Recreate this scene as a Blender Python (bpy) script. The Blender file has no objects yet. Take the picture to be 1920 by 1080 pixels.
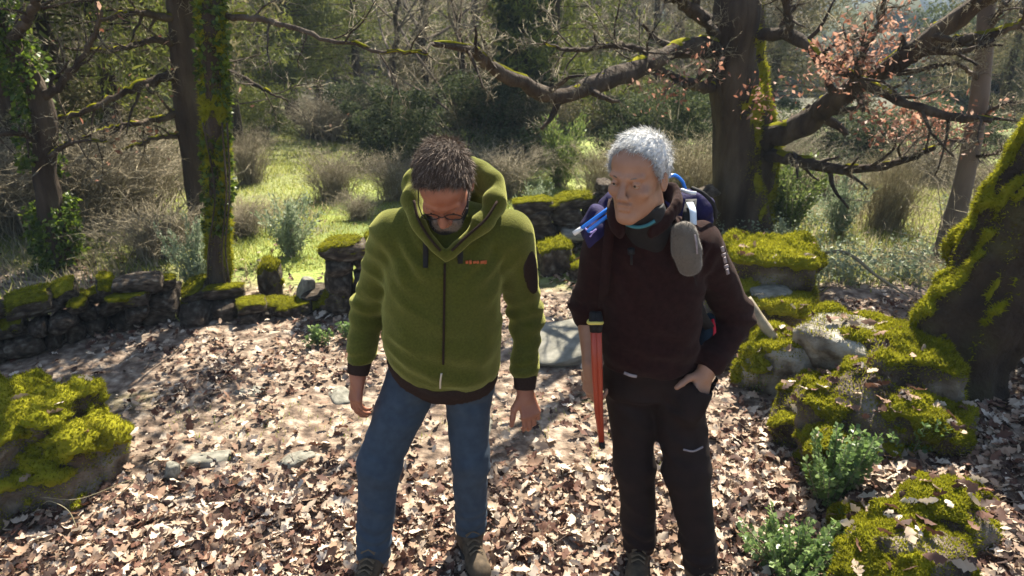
import bpy, math, random
import numpy as np
from mathutils import Vector
# ---------------------------------------------------------------- camera, world, sun, exposure
SC = bpy.context.scene
PITCH = math.radians(23.0); FPX = 1290.0; CAMZ = 2.05
cam_d = bpy.data.cameras.new('camera'); cam = bpy.data.objects.new('camera', cam_d)
SC.collection.objects.link(cam); SC.camera = cam
cam.location = (0, 0, CAMZ); cam.rotation_euler = (math.pi/2 - PITCH, 0, 0)
cam_d.sensor_width = 36; cam_d.lens = 36*FPX/1920; cam_d.clip_start = 0.05; cam_d.clip_end = 3000
cam_d.dof.use_dof = True; cam_d.dof.focus_distance = 2.2; cam_d.dof.aperture_fstop = 4.5
SUN_EL = math.radians(48); SUN_AZ = math.radians(19)      # azimuth from +Y, positive to the right
w = bpy.data.worlds.new('World'); SC.world = w; w.use_nodes = True
nt = w.node_tree; bg = nt.nodes['Background']
sky = nt.nodes.new('ShaderNodeTexSky'); sky.sky_type = 'NISHITA'; sky.sun_disc = False
sky.sun_elevation = SUN_EL; sky.sun_rotation = SUN_AZ
nt.links.new(sky.outputs[0], bg.inputs[0]); bg.inputs[1].default_value = 0.058
sd = bpy.data.lights.new('sun', 'SUN'); sd.energy = 5.0; sd.angle = math.radians(0.53); sd.color = (1.0, 0.92, 0.77)
sun = bpy.data.objects.new('sun', sd); SC.collection.objects.link(sun)
sdir = Vector((math.sin(SUN_AZ)*math.cos(SUN_EL), math.cos(SUN_AZ)*math.cos(SUN_EL), math.sin(SUN_EL)))
sun.rotation_euler = sdir.to_track_quat('Z', 'Y').to_euler()
SC.view_settings.view_transform = 'Standard'; SC.view_settings.look = 'None'
SC.view_settings.exposure = 1.95; SC.view_settings.gamma = 1; SC.view_settings.use_curve_mapping = False
SC.render.engine = 'CYCLES'

# ---------------------------------------------------------------- helpers
RNG = np.random.default_rng(7)
A = lambda *v: np.array(v, dtype=np.float64)
SP, CP = math.sin(PITCH), math.cos(PITCH)

def W(px, py, Y):
    """world point at depth Y (metres in front of the camera) for a photo pixel"""
    b = (py-540)/FPX; d = Y/(CP-b*SP)
    return A((px-960)/FPX*d, Y, CAMZ-d*(SP+b*CP))

def hsh(ix, iy, iz, seed):
    h = (ix.astype(np.int64)*374761393 + iy.astype(np.int64)*668265263 + iz.astype(np.int64)*2147483647 + seed*974634777) & 0xffffffff
    h = ((h ^ (h >> 13))*1274126177) & 0xffffffff
    h = ((h ^ (h >> 16))*2246822519) & 0xffffffff
    return ((h ^ (h >> 15)) & 0xffff)/32767.5-1.0

def noise(P, freq=1.0, seed=0):
    Q = np.asarray(P, dtype=np.float64)*freq
    I = np.floor(Q); f = Q-I; f = f*f*(3-2*f); I = I.astype(np.int64)
    x, y, z = I[..., 0], I[..., 1], I[..., 2]; fx, fy, fz = f[..., 0], f[..., 1], f[..., 2]
    def L(a, b, t): return a+(b-a)*t
    c = [[[hsh(x+i, y+j, z+k, seed) for k in (0, 1)] for j in (0, 1)] for i in (0, 1)]
    return L(L(L(c[0][0][0], c[1][0][0], fx), L(c[0][1][0], c[1][1][0], fx), fy),
             L(L(c[0][0][1], c[1][0][1], fx), L(c[0][1][1], c[1][1][1], fx), fy), fz)

def fbm(P, freq, octs=3, seed=0, gain=0.5):
    r = 0; a = 1.0
    for o in range(octs):
        r = r+a*noise(P, freq*2.03**o, seed+o*17); a *= gain
    return r

def sst(a, b, x):
    t = np.clip((x-a)/(b-a), 0, 1); return t*t*(3-2*t)

# ---- terrain height
def Hxy(x, y):
    x = np.asarray(x, float); y = np.asarray(y, float)
    P = np.stack([x, y, np.zeros_like(x)], -1)
    z = 0.020*noise(P, 1.7, 3) + 0.012*noise(P, 5.0, 4)
    # raised bank on the right of the track
    edge = 1.18+(y-2.2)*0.36+0.09*noise(P, 2.2, 9)
    bank = sst(0, 0.32, x-edge)*(0.20+0.07*noise(P, 1.6, 12))*sst(5.4, 4.2, y)*sst(-1.5, 0.5, y)
    z = z+bank+sst(0.3, 2.0, x-edge)*0.10*sst(6, 4, y)
    # fall behind the walls, valley, rise far away
    z = z-0.075*np.clip(y-5.5, 0, None)*sst(5.5, 8, y)*(1-sst(24, 60, y)) - sst(24, 60, y)*3.2
    z = z-sst(20, 110, y)*9*sst(-30, 40, x)
    z = z+sst(30, 160, y)*16*sst(10, -50, x)
    z = z+0.10*noise(P, 0.45, 21)*sst(5.5, 9, y)+0.5*noise(P, 0.11, 22)*sst(14, 30, y)
    z = z+sst(150, 520, y)*78*(0.75+0.25*noise(P, 0.006, 30))
    z = z+sst(3.4, 9, -x)*sst(3, 6, y)*0.9*sst(60, 20, y)
    return z

def G(px, py):
    """where the pixel's ray meets the terrain"""
    b = (py-540)/FPX; D = A((px-960)/FPX, CP-b*SP, -(SP+b*CP))
    t = np.arange(1.0, 80, 0.02); P = A(0, 0, CAMZ)+t[:, None]*D
    h = Hxy(P[:, 0], P[:, 1]); k = np.argmax(P[:, 2] < h)
    p = P[k]; return A(p[0], p[1], float(Hxy(p[0], p[1])))

# ---- mesh plumbing
def mesh(name, V, F, mat=None, smooth=True):
    """V (n,3); F = list of int arrays (m,k) with constant k each"""
    if isinstance(F, np.ndarray): F = [F]
    F = [np.asarray(f, dtype=np.int32) for f in F if len(f)]
    me = bpy.data.meshes.new(name)
    V = np.asarray(V, dtype=np.float32)
    me.vertices.add(len(V)); me.vertices.foreach_set('co', V.ravel())
    nl = sum(f.size for f in F); nf = sum(len(f) for f in F)
    me.loops.add(nl); me.polygons.add(nf)
    me.loops.foreach_set('vertex_index', np.concatenate([f.ravel() for f in F]))
    tot = np.concatenate([np.full(len(f), f.shape[1], np.int32) for f in F])
    st = np.concatenate([[0], np.cumsum(tot)[:-1]]).astype(np.int32)
    me.polygons.foreach_set('loop_start', st)
    me.polygons.foreach_set('loop_total', tot)
    if smooth: me.polygons.foreach_set('use_smooth', np.ones(nf, bool))
    me.update(calc_edges=True)
    if mat: me.materials.append(mat)
    return me

def link(name, me, parent=None, **props):
    o = bpy.data.objects.new(name, me); SC.collection.objects.link(o)
    if parent is not None: o.parent = parent
    for k, v in props.items(): o[k] = v
    return o

def thing(name, label, cat, loc=(0, 0, 0), group=None, rz=0.0):
    o = link(name, None, None, label=label, category=cat)
    o.empty_display_size = 0.1
    o.location = tuple(float(c) for c in loc); o.rotation_euler = (0, 0, rz)
    if group: o['group'] = group
    return o

def part(name, V, F, mat, root, smooth=True, **props):
    """V in world space; stored relative to the (unrotated) root / its parent"""
    off = np.zeros(3); p = root
    while p is not None:
        off += np.array(p.location); p = p.parent
    return link(name, mesh(name, np.asarray(V)-off, F, mat, smooth), root, **props)

class Buf:
    def __init__(s): s.V = []; s.Q = []; s.T = []; s.n = 0
    def add(s, V, Q=None, T=None):
        V = np.asarray(V, float)
        if Q is not None and len(Q): s.Q.append(np.asarray(Q)+s.n)
        if T is not None and len(T): s.T.append(np.asarray(T)+s.n)
        s.V.append(V); s.n += len(V)
    def get(s):
        F = []
        if s.Q: F.append(np.concatenate(s.Q))
        if s.T: F.append(np.concatenate(s.T))
        return np.concatenate(s.V), F

def frames(P):
    P = np.asarray(P, float); T = np.gradient(P, axis=0); T /= np.linalg.norm(T, axis=1)[:, None]+1e-9
    n = np.cross(T[0], [0.3, 0.5, 0.81]); n /= np.linalg.norm(n); N = [n]
    for t in T[1:]:
        n = n-t*np.dot(n, t); n /= np.linalg.norm(n)+1e-9; N.append(n)
    N = np.array(N); return T, N, np.cross(T, N)

def tube(buf, P, R, sides=6, rough=0.0, seed=0, cap=True, flat=None):
    P = np.asarray(P, float); R = np.broadcast_to(np.asarray(R, float), (len(P),))
    T, N, B = frames(P); a = np.arange(sides)*2*math.pi/sides
    ring = np.cos(a)[None, :, None]*N[:, None]+np.sin(a)[None, :, None]*B[:, None]*(flat or 1.0)
    r = R[:, None]*np.ones((1, sides))
    V = P[:, None]+ring*r[..., None]
    if rough:
        r = r*(1+rough*fbm(V.reshape(-1, 3), 0.55/np.max(R), 3, seed).reshape(r.shape)); V = P[:, None]+ring*r[..., None]
    n = len(P); i = np.arange(n-1)[:, None]*sides; j = np.arange(sides)[None]; k = (j+1) % sides
    Q = np.stack([i+j, i+k, i+sides+k, i+sides+j], -1).reshape(-1, 4)
    V = V.reshape(-1, 3); Tn = None
    if cap:
        V = np.concatenate([V, P[:1], P[-1:]]); c0 = n*sides; c1 = c0+1; j = np.arange(sides); k = (j+1) % sides
        Tn = np.concatenate([np.stack([k, j, np.full(sides, c0)], -1), np.stack([(n-1)*sides+j, (n-1)*sides+k, np.full(sides, c1)], -1)])
    buf.add(V, Q, Tn)

def smooth_path(P, n=24):
    """Catmull-Rom through points (k, m)"""
    P = np.asarray(P, float); k = len(P)
    E = np.concatenate([[2*P[0]-P[1]], P, [2*P[-1]-P[-2]]])
    t = np.linspace(0, k-1-1e-6, n); i = t.astype(int); f = (t-i)[:, None]
    p0, p1, p2, p3 = E[i], E[i+1], E[i+2], E[i+3]
    return 0.5*((2*p1)+(-p0+p2)*f+(2*p0-5*p1+4*p2-p3)*f**2+(-p0+3*p1-3*p2+p3)*f**3)

def rnd_rot(n, rng=RNG):
    q = rng.normal(size=(n, 4)); q /= np.linalg.norm(q, axis=1)[:, None]; w_, x, y, z = q.T
    return np.stack([np.stack([1-2*(y*y+z*z), 2*(x*y-z*w_), 2*(x*z+y*w_)], -1),
                     np.stack([2*(x*y+z*w_), 1-2*(x*x+z*z), 2*(y*z-x*w_)], -1),
                     np.stack([2*(x*z-y*w_), 2*(y*z+x*w_), 1-2*(x*x+y*y)], -1)], -2)

def dir_rot(D, rng=RNG):
    """rotation matrices whose local x axis is D, roll random"""
    D = D/np.linalg.norm(D, axis=1)[:, None]; r = rng.normal(size=D.shape)
    b = np.cross(D, r); b /= np.linalg.norm(b, axis=1)[:, None]+1e-9; c = np.cross(D, b)
    return np.stack([D, b, c], -1)

def scatter(proto_V, proto_F, P, R, S):
    """copies of a small prototype joined: P (n,3) R (n,3,3) S (n,)"""
    n = len(P); m = len(proto_V)
    V = np.einsum('nij,mj->nmi', R*np.asarray(S).reshape(-1, 1, 1), proto_V)+P[:, None]
    F = [(f[None]+np.arange(n)[:, None, None]*m).reshape(-1, f.shape[1]) for f in proto_F]
    return V.reshape(-1, 3), F

LEAF_V = np.array([[0, 0, 0], [.5, .24, .07], [1, 0, 0], [.5, -.24, .07]], float)
LEAF_F = [np.array([[0, 1, 2], [0, 2, 3]])]
NEEDLE_V = np.array([[0, .06, 0], [0, -.06, 0], [1, 0, 0]], float); NEEDLE_F = [np.array([[0, 1, 2]])]

def cones(Aa, Bb, r):
    """tapered 3-sided twigs from A to B (vectorised)"""
    n = len(Aa); D = Bb-Aa; R = dir_rot(D+1e-9); a = np.arange(3)*2*math.pi/3
    ring = np.cos(a)[None, :, None]*R[:, None, :, 1]+np.sin(a)[None, :, None]*R[:, None, :, 2]
    V = np.concatenate([Aa[:, None]+ring*np.asarray(r).reshape(-1, 1, 1), Bb[:, None]], 1).reshape(-1, 3)
    f = np.array([[0, 1, 3], [1, 2, 3], [2, 0, 3]]); F = (f[None]+4*np.arange(n)[:, None, None]).reshape(-1, 3)
    return V, F

# ---- implicit surfaces (surface nets on a rectilinear grid)
class Vox:
    def __init__(s, xs, ys, zs):
        s.x, s.y, s.z = [np.asarray(a, np.float32) for a in (xs, ys, zs)]
        s.F = np.full((len(xs), len(ys), len(zs)), 0.5, np.float32)
    def _sl(s, lo, hi):
        return [slice(max(0, int(np.searchsorted(a, l))-1), min(len(a), int(np.searchsorted(a, h))+1)) for a, l, h in zip((s.x, s.y, s.z), lo, hi)]
    def op(s, fn, lo, hi, k, sub=False):
        pad = k+0.03; a, b, c = s._sl(np.asarray(lo)-pad, np.asarray(hi)+pad)
        X, Y, Z = s.x[a][:, None, None], s.y[b][None, :, None], s.z[c][None, None, :]
        if X.size == 0 or Y.size == 0 or Z.size == 0: return
        d = fn(X, Y, Z); F = s.F[a, b, c]; sg = -1.0 if sub else 1.0
        F = sg*F; h = np.clip(0.5+0.5*(F-d)/k, 0, 1)
        s.F[a, b, c] = sg*(F*(1-h)+d*h-k*h*(1-h))
    def cap(s, a, b, ra, rb=None, k=0.02, sub=False, sq=None):
        a = np.asarray(a, float); b = np.asarray(b, float); rb = ra if rb is None else rb
        ab = b-a; L = float(ab@ab)+1e-12; r = max(ra, rb)*(1.0 if sq is None else max(1, max(sq)))
        def fn(X, Y, Z):
            px, py, pz = X-a[0], Y-a[1], Z-a[2]
            t = np.clip((px*ab[0]+py*ab[1]+pz*ab[2])/L, 0, 1)
            dx, dy, dz = px-t*ab[0], py-t*ab[1], pz-t*ab[2]
            if sq is not None: dx, dy, dz = dx/sq[0], dy/sq[1], dz/sq[2]
            return np.sqrt(dx*dx+dy*dy+dz*dz)-(ra+t*(rb-ra))
        s.op(fn, np.minimum(a, b)-r, np.maximum(a, b)+r, k, sub)
    def chain(s, pts, rs, k=0.02, **kw):
        for i in range(len(pts)-1): s.cap(pts[i], pts[i+1], rs[i], rs[i+1], k, **kw)
    def ell(s, c, r, R=None, k=0.02, sub=False):
        c = np.asarray(c, float); r = np.asarray(r, float); R = np.eye(3) if R is None else R; m = r.max()
        def fn(X, Y, Z):
            p = (X-c[0], Y-c[1], Z-c[2]); q = [p[0]*R[0, i]+p[1]*R[1, i]+p[2]*R[2, i] for i in range(3)]
            k0 = np.sqrt(sum((q[i]/r[i])**2 for i in range(3))); k1 = np.sqrt(sum((q[i]/r[i]**2)**2 for i in range(3)))+1e-6
            return k0*(k0-1)/k1
        s.op(fn, c-m, c+m, k, sub)
    def box(s, c, h, R=None, rnd=0.01, k=0.02, sub=False):
        c = np.asarray(c, float); h = np.asarray(h, float); R = np.eye(3) if R is None else R; m = float(np.linalg.norm(h))
        def fn(X, Y, Z):
            p = (X-c[0], Y-c[1], Z-c[2]); q = [np.abs(p[0]*R[0, i]+p[1]*R[1, i]+p[2]*R[2, i])-h[i]+rnd for i in range(3)]
            out = np.sqrt(sum(np.maximum(v, 0)**2 for v in q)); ins = np.minimum(np.maximum(np.maximum(q[0], q[1]), q[2]), 0)
            return out+ins-rnd
        s.op(fn, c-m, c+m, k, sub)
    def loft(s, S, k=0.02, n=2.3, sub=False):
        """S rows (z, cx, cy, rx, ry), ascending z"""
        S = np.asarray(S, float); z0, z1 = S[0, 0], S[-1, 0]
        def fn(X, Y, Z):
            zz = np.clip(Z.ravel(), z0, z1); I = [np.interp(zz, S[:, 0], S[:, i])[None, None, :] for i in range(1, 5)]
            u = np.abs((X-I[0])/I[2]); v = np.abs((Y-I[1])/I[3])
            d = ((u**n+v**n)**(1/n)-1)*np.minimum(I[2], I[3])
            return np.maximum(d, np.maximum(z0-Z, Z-z1))+0*X
        lo = (S[:, 1]-S[:, 3]).min(), (S[:, 2]-S[:, 4]).min(), z0
        hi = (S[:, 1]+S[:, 3]).max(), (S[:, 2]+S[:, 4]).max(), z1
        s.op(fn, lo, hi, k, sub)
    def warp(s, fn, band=0.05):
        m = np.abs(s.F) < band; i, j, l = np.nonzero(m)
        P = np.stack([s.x[i], s.y[j], s.z[l]], -1); s.F[i, j, l] += fn(P).astype(np.float32)
    def clip(s, fn, lo=None, hi=None):
        """intersect with fn(X,Y,Z) <= 0"""
        s.F = np.maximum(s.F, fn(s.x[:, None, None], s.y[None, :, None], s.z[None, None, :]).astype(np.float32))
    def surf(s):
        F = s.F; F[0] = F[-1] = 1; F[:, 0] = F[:, -1] = 1; F[:, :, 0] = F[:, :, -1] = 1
        S = F < 0; nx, ny, nz = F.shape
        cnt = np.zeros((nx-1, ny-1, nz-1), np.uint8)
        for i in (0, 1):
            for j in (0, 1):
                for k in (0, 1): cnt += S[i:nx-1+i, j:ny-1+j, k:nz-1+k]
        act = (cnt > 0) & (cnt < 8); I, J, K = np.nonzero(act)
        idx = np.full(act.shape, -1, np.int64); idx[I, J, K] = np.arange(len(I))
        acc = np.zeros((len(I), 3)); num = np.zeros(len(I))
        cs = [(i, j, k) for i in (0, 1) for j in (0, 1) for k in (0, 1)]
        X, Y, Z = s.x.astype(float), s.y.astype(float), s.z.astype(float)
        for a in cs:
            for ax in range(3):
                if a[ax] == 1: continue
                b = list(a); b[ax] = 1
                fa = F[I+a[0], J+a[1], K+a[2]].astype(float); fb = F[I+b[0], J+b[1], K+b[2]].astype(float)
                m = (fa < 0) != (fb < 0); t = np.where(m, fa/(fa-fb+1e-12*(~m)), 0)
                pa = np.stack([X[I+a[0]], Y[J+a[1]], Z[K+a[2]]], -1); pb = np.stack([X[I+b[0]], Y[J+b[1]], Z[K+b[2]]], -1)
                acc += np.where(m[:, None], pa+(pb-pa)*t[:, None], 0); num += m
        V = acc/num[:, None]; Q = []
        sx = S[:-1] != S[1:]; i, j, k = np.nonzero(sx[:, 1:-1, 1:-1]); j += 1; k += 1
        q = np.stack([idx[i, j-1, k-1], idx[i, j, k-1], idx[i, j, k], idx[i, j-1, k]], -1); fl = S[i, j, k]; q[~fl] = q[~fl][:, ::-1]; Q.append(q)
        sy = S[:, :-1] != S[:, 1:]; i, j, k = np.nonzero(sy[1:-1, :, 1:-1]); i += 1; k += 1
        q = np.stack([idx[i-1, j, k-1], idx[i-1, j, k], idx[i, j, k], idx[i, j, k-1]], -1); fl = S[i, j, k]; q[~fl] = q[~fl][:, ::-1]; Q.append(q)
        sz = S[:, :, :-1] != S[:, :, 1:]; i, j, k = np.nonzero(sz[1:-1, 1:-1, :]); i += 1; j += 1
        q = np.stack([idx[i-1, j-1, k], idx[i, j-1, k], idx[i, j, k], idx[i-1, j, k]], -1); fl = S[i, j, k]; q[~fl] = q[~fl][:, ::-1]; Q.append(q)
        return V, [np.concatenate(Q)]

def axis(lo, hi, coarse, fine=None, spans=()):
    out = [lo]; v = lo
    while v < hi:
        h = coarse
        for a, b in spans:
            if a-coarse*0.5 <= v < b: h = fine
        v += h; out.append(v)
    return np.array(out)

def tri_normals(V, F):
    T = np.concatenate([f[:, :3] for f in F]); a, b, c = V[T[:, 0]], V[T[:, 1]], V[T[:, 2]]
    N = np.cross(b-a, c-a); ar = np.linalg.norm(N, axis=1); return T, N/(ar[:, None]+1e-12), ar

def sample_surf(V, F, n, rng=RNG, keep=None):
    """random points and normals on a mesh"""
    T, N, ar = tri_normals(V, F)
    w_ = ar.copy()
    if keep is not None: w_ *= keep((V[T[:, 0]]+V[T[:, 1]]+V[T[:, 2]])/3, N)
    if w_.sum() <= 0: return np.zeros((0, 3)), np.zeros((0, 3))
    i = rng.choice(len(T), n, p=w_/w_.sum()); u, v = rng.random((2, n)); m = u+v > 1; u[m] = 1-u[m]; v[m] = 1-v[m]
    a, b, c = V[T[i, 0]], V[T[i, 1]], V[T[i, 2]]
    return a+(b-a)*u[:, None]+(c-a)*v[:, None], N[i]

def basis(f, roll=0.0):
    f = np.array(f, float); f /= np.linalg.norm(f); up = A(0, 0, 1); x = np.cross(f, up); x /= np.linalg.norm(x); z = np.cross(x, f)
    c, s = math.cos(roll), math.sin(roll); x, z = x*c+z*s, z*c-x*s
    return np.stack([x, f, z], -1)

# ---------------------------------------------------------------- materials
def material(name, cols, rough=0.9, scale=8, bump=0.0, bscale=60, trans=0.0, island=False, spec=0.3, sheen=0.0, detail=4, stops=None, coord='Object', stretch=None, bdist=0.01, tcol=None):
    m = bpy.data.materials.new(name); m.use_nodes = True; n = m.node_tree.nodes; l = m.node_tree.links
    b = n['Principled BSDF']; b.inputs['Roughness'].default_value = rough
    b.inputs['Specular IOR Level'].default_value = spec
    if sheen: b.inputs['Sheen Weight'].default_value = sheen; b.inputs['Sheen Tint'].default_value = (*[min(1, c*2.2/max(cols[-1])) for c in cols[-1]], 1); b.inputs['Sheen Roughness'].default_value = 0.5
    tc = n.new('ShaderNodeTexCoord'); vec = tc.outputs[coord]
    if stretch:
        mp = n.new('ShaderNodeMapping'); mp.inputs['Scale'].default_value = stretch; l.new(vec, mp.inputs[0]); vec = mp.outputs[0]
    nz = n.new('ShaderNodeTexNoise'); nz.inputs['Scale'].default_value = scale; nz.inputs['Detail'].default_value = detail; l.new(vec, nz.inputs['Vector'])
    cr = n.new('ShaderNodeValToRGB'); e = cr.color_ramp.elements
    st = stops or [0.32+0.36*i/max(1, len(cols)-1) for i in range(len(cols))]
    while len(e) < len(cols): e.new(0.5)
    if len(cols) == 1: e.remove(e[1])
    for i, c in enumerate(cols): e[i].position = st[i]; e[i].color = (*c, 1)
    if island:
        ge = n.new('ShaderNodeNewGeometry'); mx = n.new('ShaderNodeMix'); mx.inputs[0].default_value = island if island is not True else 0.7
        l.new(nz.outputs['Fac'], mx.inputs[2]); l.new(ge.outputs['Random Per Island'], mx.inputs[3]); l.new(mx.outputs[0], cr.inputs[0])
        for i, c in enumerate(cols): e[i].position = 0.08+0.84*i/max(1, len(cols)-1) if not stops else stops[i]
    else: l.new(nz.outputs['Fac'], cr.inputs[0])
    l.new(cr.outputs[0], b.inputs['Base Color'])
    if bump:
        n2 = n.new('ShaderNodeTexNoise'); n2.inputs['Scale'].default_value = bscale; n2.inputs['Detail'].default_value = 5; n2.inputs['Roughness'].default_value = 0.65; l.new(vec, n2.inputs['Vector'])
        bp = n.new('ShaderNodeBump'); bp.inputs['Strength'].default_value = bump; bp.inputs['Distance'].default_value = bdist
        l.new(n2.outputs['Fac'], bp.inputs['Height']); l.new(bp.outputs[0], b.inputs['Normal'])
    if trans:
        tr = n.new('ShaderNodeBsdfTranslucent'); ms = n.new('ShaderNodeMixShader'); ms.inputs[0].default_value = trans
        if tcol:
            mm = n.new('ShaderNodeMix'); mm.data_type = 'RGBA'; mm.blend_type = 'MULTIPLY'; mm.inputs[0].default_value = 1; mm.inputs[7].default_value = (*tcol, 1)
            l.new(cr.outputs[0], mm.inputs[6]); l.new(mm.outputs[2], tr.inputs[0])
        else: l.new(cr.outputs[0], tr.inputs[0])
        l.new(b.outputs[0], ms.inputs[1]); l.new(tr.outputs[0], ms.inputs[2]); l.new(ms.outputs[0], n['Material Output'].inputs[0])
    return m
# ---------------------------------------------------------------- natural materials
M_leaf = material('dead_oak_leaf', [(.040, .018, .012), (.12, .052, .032), (.18, .090, .056), (.29, .185, .12), (.42, .31, .22), (.57, .475, .375)], rough=.75, scale=40, island=.85, trans=.18, spec=.4)
def leaf_random(m):
    n = m.node_tree.nodes; l = m.node_tree.links; cr = [x for x in n if x.type == 'VALTORGB'][0]; src = cr.inputs[0].links[0].from_socket
    oi = n.new('ShaderNodeObjectInfo'); ad = n.new('ShaderNodeMath'); ad.operation = 'ADD'; fr = n.new('ShaderNodeMath'); fr.operation = 'FRACT'
    l.new(src, ad.inputs[0]); l.new(oi.outputs['Random'], ad.inputs[1]); l.new(ad.outputs[0], fr.inputs[0]); l.new(fr.outputs[0], cr.inputs[0])
leaf_random(M_leaf)
M_redleaf = material('russet_leaf', [(.16, .06, .035), (.36, .17, .11), (.55, .36, .27)], rough=.6, scale=40, island=.8, trans=.45)
M_moss = material('bright_moss', [(.045, .048, .008), (.13, .125, .012), (.27, .27, .016), (.38, .35, .03), (.24, .18, .045)], rough=.95, scale=6, bump=.8, bscale=90, bdist=.012, trans=.38, island=.35, spec=.05)
M_stone = material('grey_brown_stone', [(.028, .018, .011), (.080, .056, .038), (.16, .125, .09), (.34, .30, .24)], stops=[.32, .46, .58, .72], rough=.9, scale=5, bump=1.0, bscale=26, bdist=.05, detail=9)
M_lichen = material('lichen_grey_rock', [(.055, .042, .030), (.15, .125, .092), (.31, .28, .22), (.42, .40, .34)], rough=.9, scale=7, bump=1.0, bscale=26, bdist=.04, detail=9, stops=[.34, .44, .54, .66])
M_slab = material('pale_grey_slab', [(.12, .115, .09), (.19, .18, .145), (.27, .255, .21)], rough=.85, scale=6, bump=.4, bscale=40, bdist=.006, detail=8)
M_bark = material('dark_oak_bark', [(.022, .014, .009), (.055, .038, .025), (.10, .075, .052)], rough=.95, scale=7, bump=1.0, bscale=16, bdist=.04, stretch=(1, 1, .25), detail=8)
M_barkR = material('dark_trunk_bark', [(.020, .012, .008), (.045, .030, .017), (.065, .055, .020)], rough=.95, scale=5, bump=1.0, bscale=22, bdist=.04, detail=8)  # dark brown bark of the big leaning trunk
M_twig = material('grey_brown_twig', [(.11, .088, .055), (.22, .185, .12), (.36, .315, .22)], rough=.85, scale=10, island=.6)
M_ivy = material('ivy_leaf', [(.030, .055, .008), (.075, .12, .014), (.18, .24, .025)], rough=.45, scale=10, island=.8, trans=.55, spec=.5)
M_pine = material('pine_foliage', [(.06, .075, .018), (.12, .14, .028), (.22, .23, .05)], rough=.7, scale=2, island=.6, trans=.4)
M_dark = material('dark_evergreen_leaf', [(.03, .045, .018), (.06, .08, .03), (.13, .14, .06)], rough=.7, scale=2, island=.7, trans=.4, spec=.15)
M_olive = material('olive_brown_foliage', [(.07, .065, .03), (.14, .125, .06), (.24, .21, .12)], rough=.8, scale=2, island=.7, trans=.4)
M_box = material('box_shrub_leaf', [(.06, .11, .03), (.14, .22, .06), (.27, .36, .14)], rough=.35, scale=12, island=.8, trans=.45, spec=.5)
M_grass = material('spring_grass', [(.12, .15, .02), (.24, .27, .04), (.40, .41, .12), (.50, .46, .24)], rough=.7, scale=1.5, island=.6, trans=.5)
M_drygrass = material('dry_grass', [(.20, .17, .10), (.36, .31, .19), (.50, .45, .30)], rough=.8, scale=3, island=.7, trans=.4)
M_sage = material('sage_leaf', [(.13, .17, .09), (.24, .29, .17), (.36, .40, .28)], rough=.5, scale=5, island=.7, trans=.35)
M_hazefor = material('far_wood', [(.030, .042, .024), (.045, .058, .034), (.075, .08, .05)], rough=1, scale=.25, island=.6)
M_wood = material('weathered_stick', [(.20, .16, .11), (.30, .25, .17), (.38, .32, .23)], rough=.8, scale=12, bump=.4, bscale=30, stretch=(1, 1, 1))

def ground_material():
    m = bpy.data.materials.new('leafy_ground'); m.use_nodes = True; n = m.node_tree.nodes; l = m.node_tree.links; b = n['Principled BSDF']; b.inputs['Roughness'].default_value = .95
    tc = n.new('ShaderNodeTexCoord')
    def nz(sc, det=6):
        t = n.new('ShaderNodeTexNoise'); t.inputs['Scale'].default_value = sc; t.inputs['Detail'].default_value = det; l.new(tc.outputs['Object'], t.inputs['Vector']); return t.outputs['Fac']
    def ramp(src, cols):
        c = n.new('ShaderNodeValToRGB'); e = c.color_ramp.elements
        while len(e) < len(cols): e.new(.5)
        for i, (p, q) in enumerate(cols): e[i].position = p; e[i].color = (*q, 1)
        l.new(src, c.inputs[0]); return c.outputs[0]
    soil = ramp(nz(14, 9), [(.30, (.045, .028, .018)), (.45, (.13, .088, .06)), (.58, (.27, .205, .15)), (.72, (.42, .35, .27))])
    gr = ramp(nz(1.3, 8), [(.28, (.10, .095, .045)), (.42, (.13, .17, .03)), (.6, (.23, .28, .06)), (.75, (.34, .34, .16))])
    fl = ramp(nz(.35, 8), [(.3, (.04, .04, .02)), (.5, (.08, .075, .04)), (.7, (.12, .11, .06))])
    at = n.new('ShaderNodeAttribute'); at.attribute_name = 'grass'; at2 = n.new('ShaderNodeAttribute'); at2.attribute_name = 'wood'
    def mix(f, a, c):
        x = n.new('ShaderNodeMix'); x.data_type = 'RGBA'; l.new(f, x.inputs[0]); l.new(a, x.inputs[6]); l.new(c, x.inputs[7]); return x.outputs[2]
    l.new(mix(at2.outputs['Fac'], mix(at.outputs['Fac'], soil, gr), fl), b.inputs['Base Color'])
    bp = n.new('ShaderNodeBump'); bp.inputs['Strength'].default_value = .8; bp.inputs['Distance'].default_value = .03; l.new(nz(30, 8), bp.inputs['Height']); l.new(bp.outputs[0], b.inputs['Normal'])
    return m

def grassw(x, y):
    P = np.stack([x, y, 0*x], -1); nn = .5*noise(P, .8, 51)+.35*noise(P, 3, 52)
    g = sst(4.6, 5.1, y+nn*.5)*sst(-3.4, -2.2, x)
    g = np.maximum(g, sst(4.3, 5.2, y+nn-.3*(x < -2))*sst(-1.9, -2.4, x)*.75)
    g = np.maximum(g, sst(1.9, 2.3, x+nn*.4)*sst(4.3, 4.9, y))
    g = np.maximum(g, .6*sst(.35, .8, noise(P, 1.9, 55)+.0)*sst(3, 3.6, y))
    return g

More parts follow.
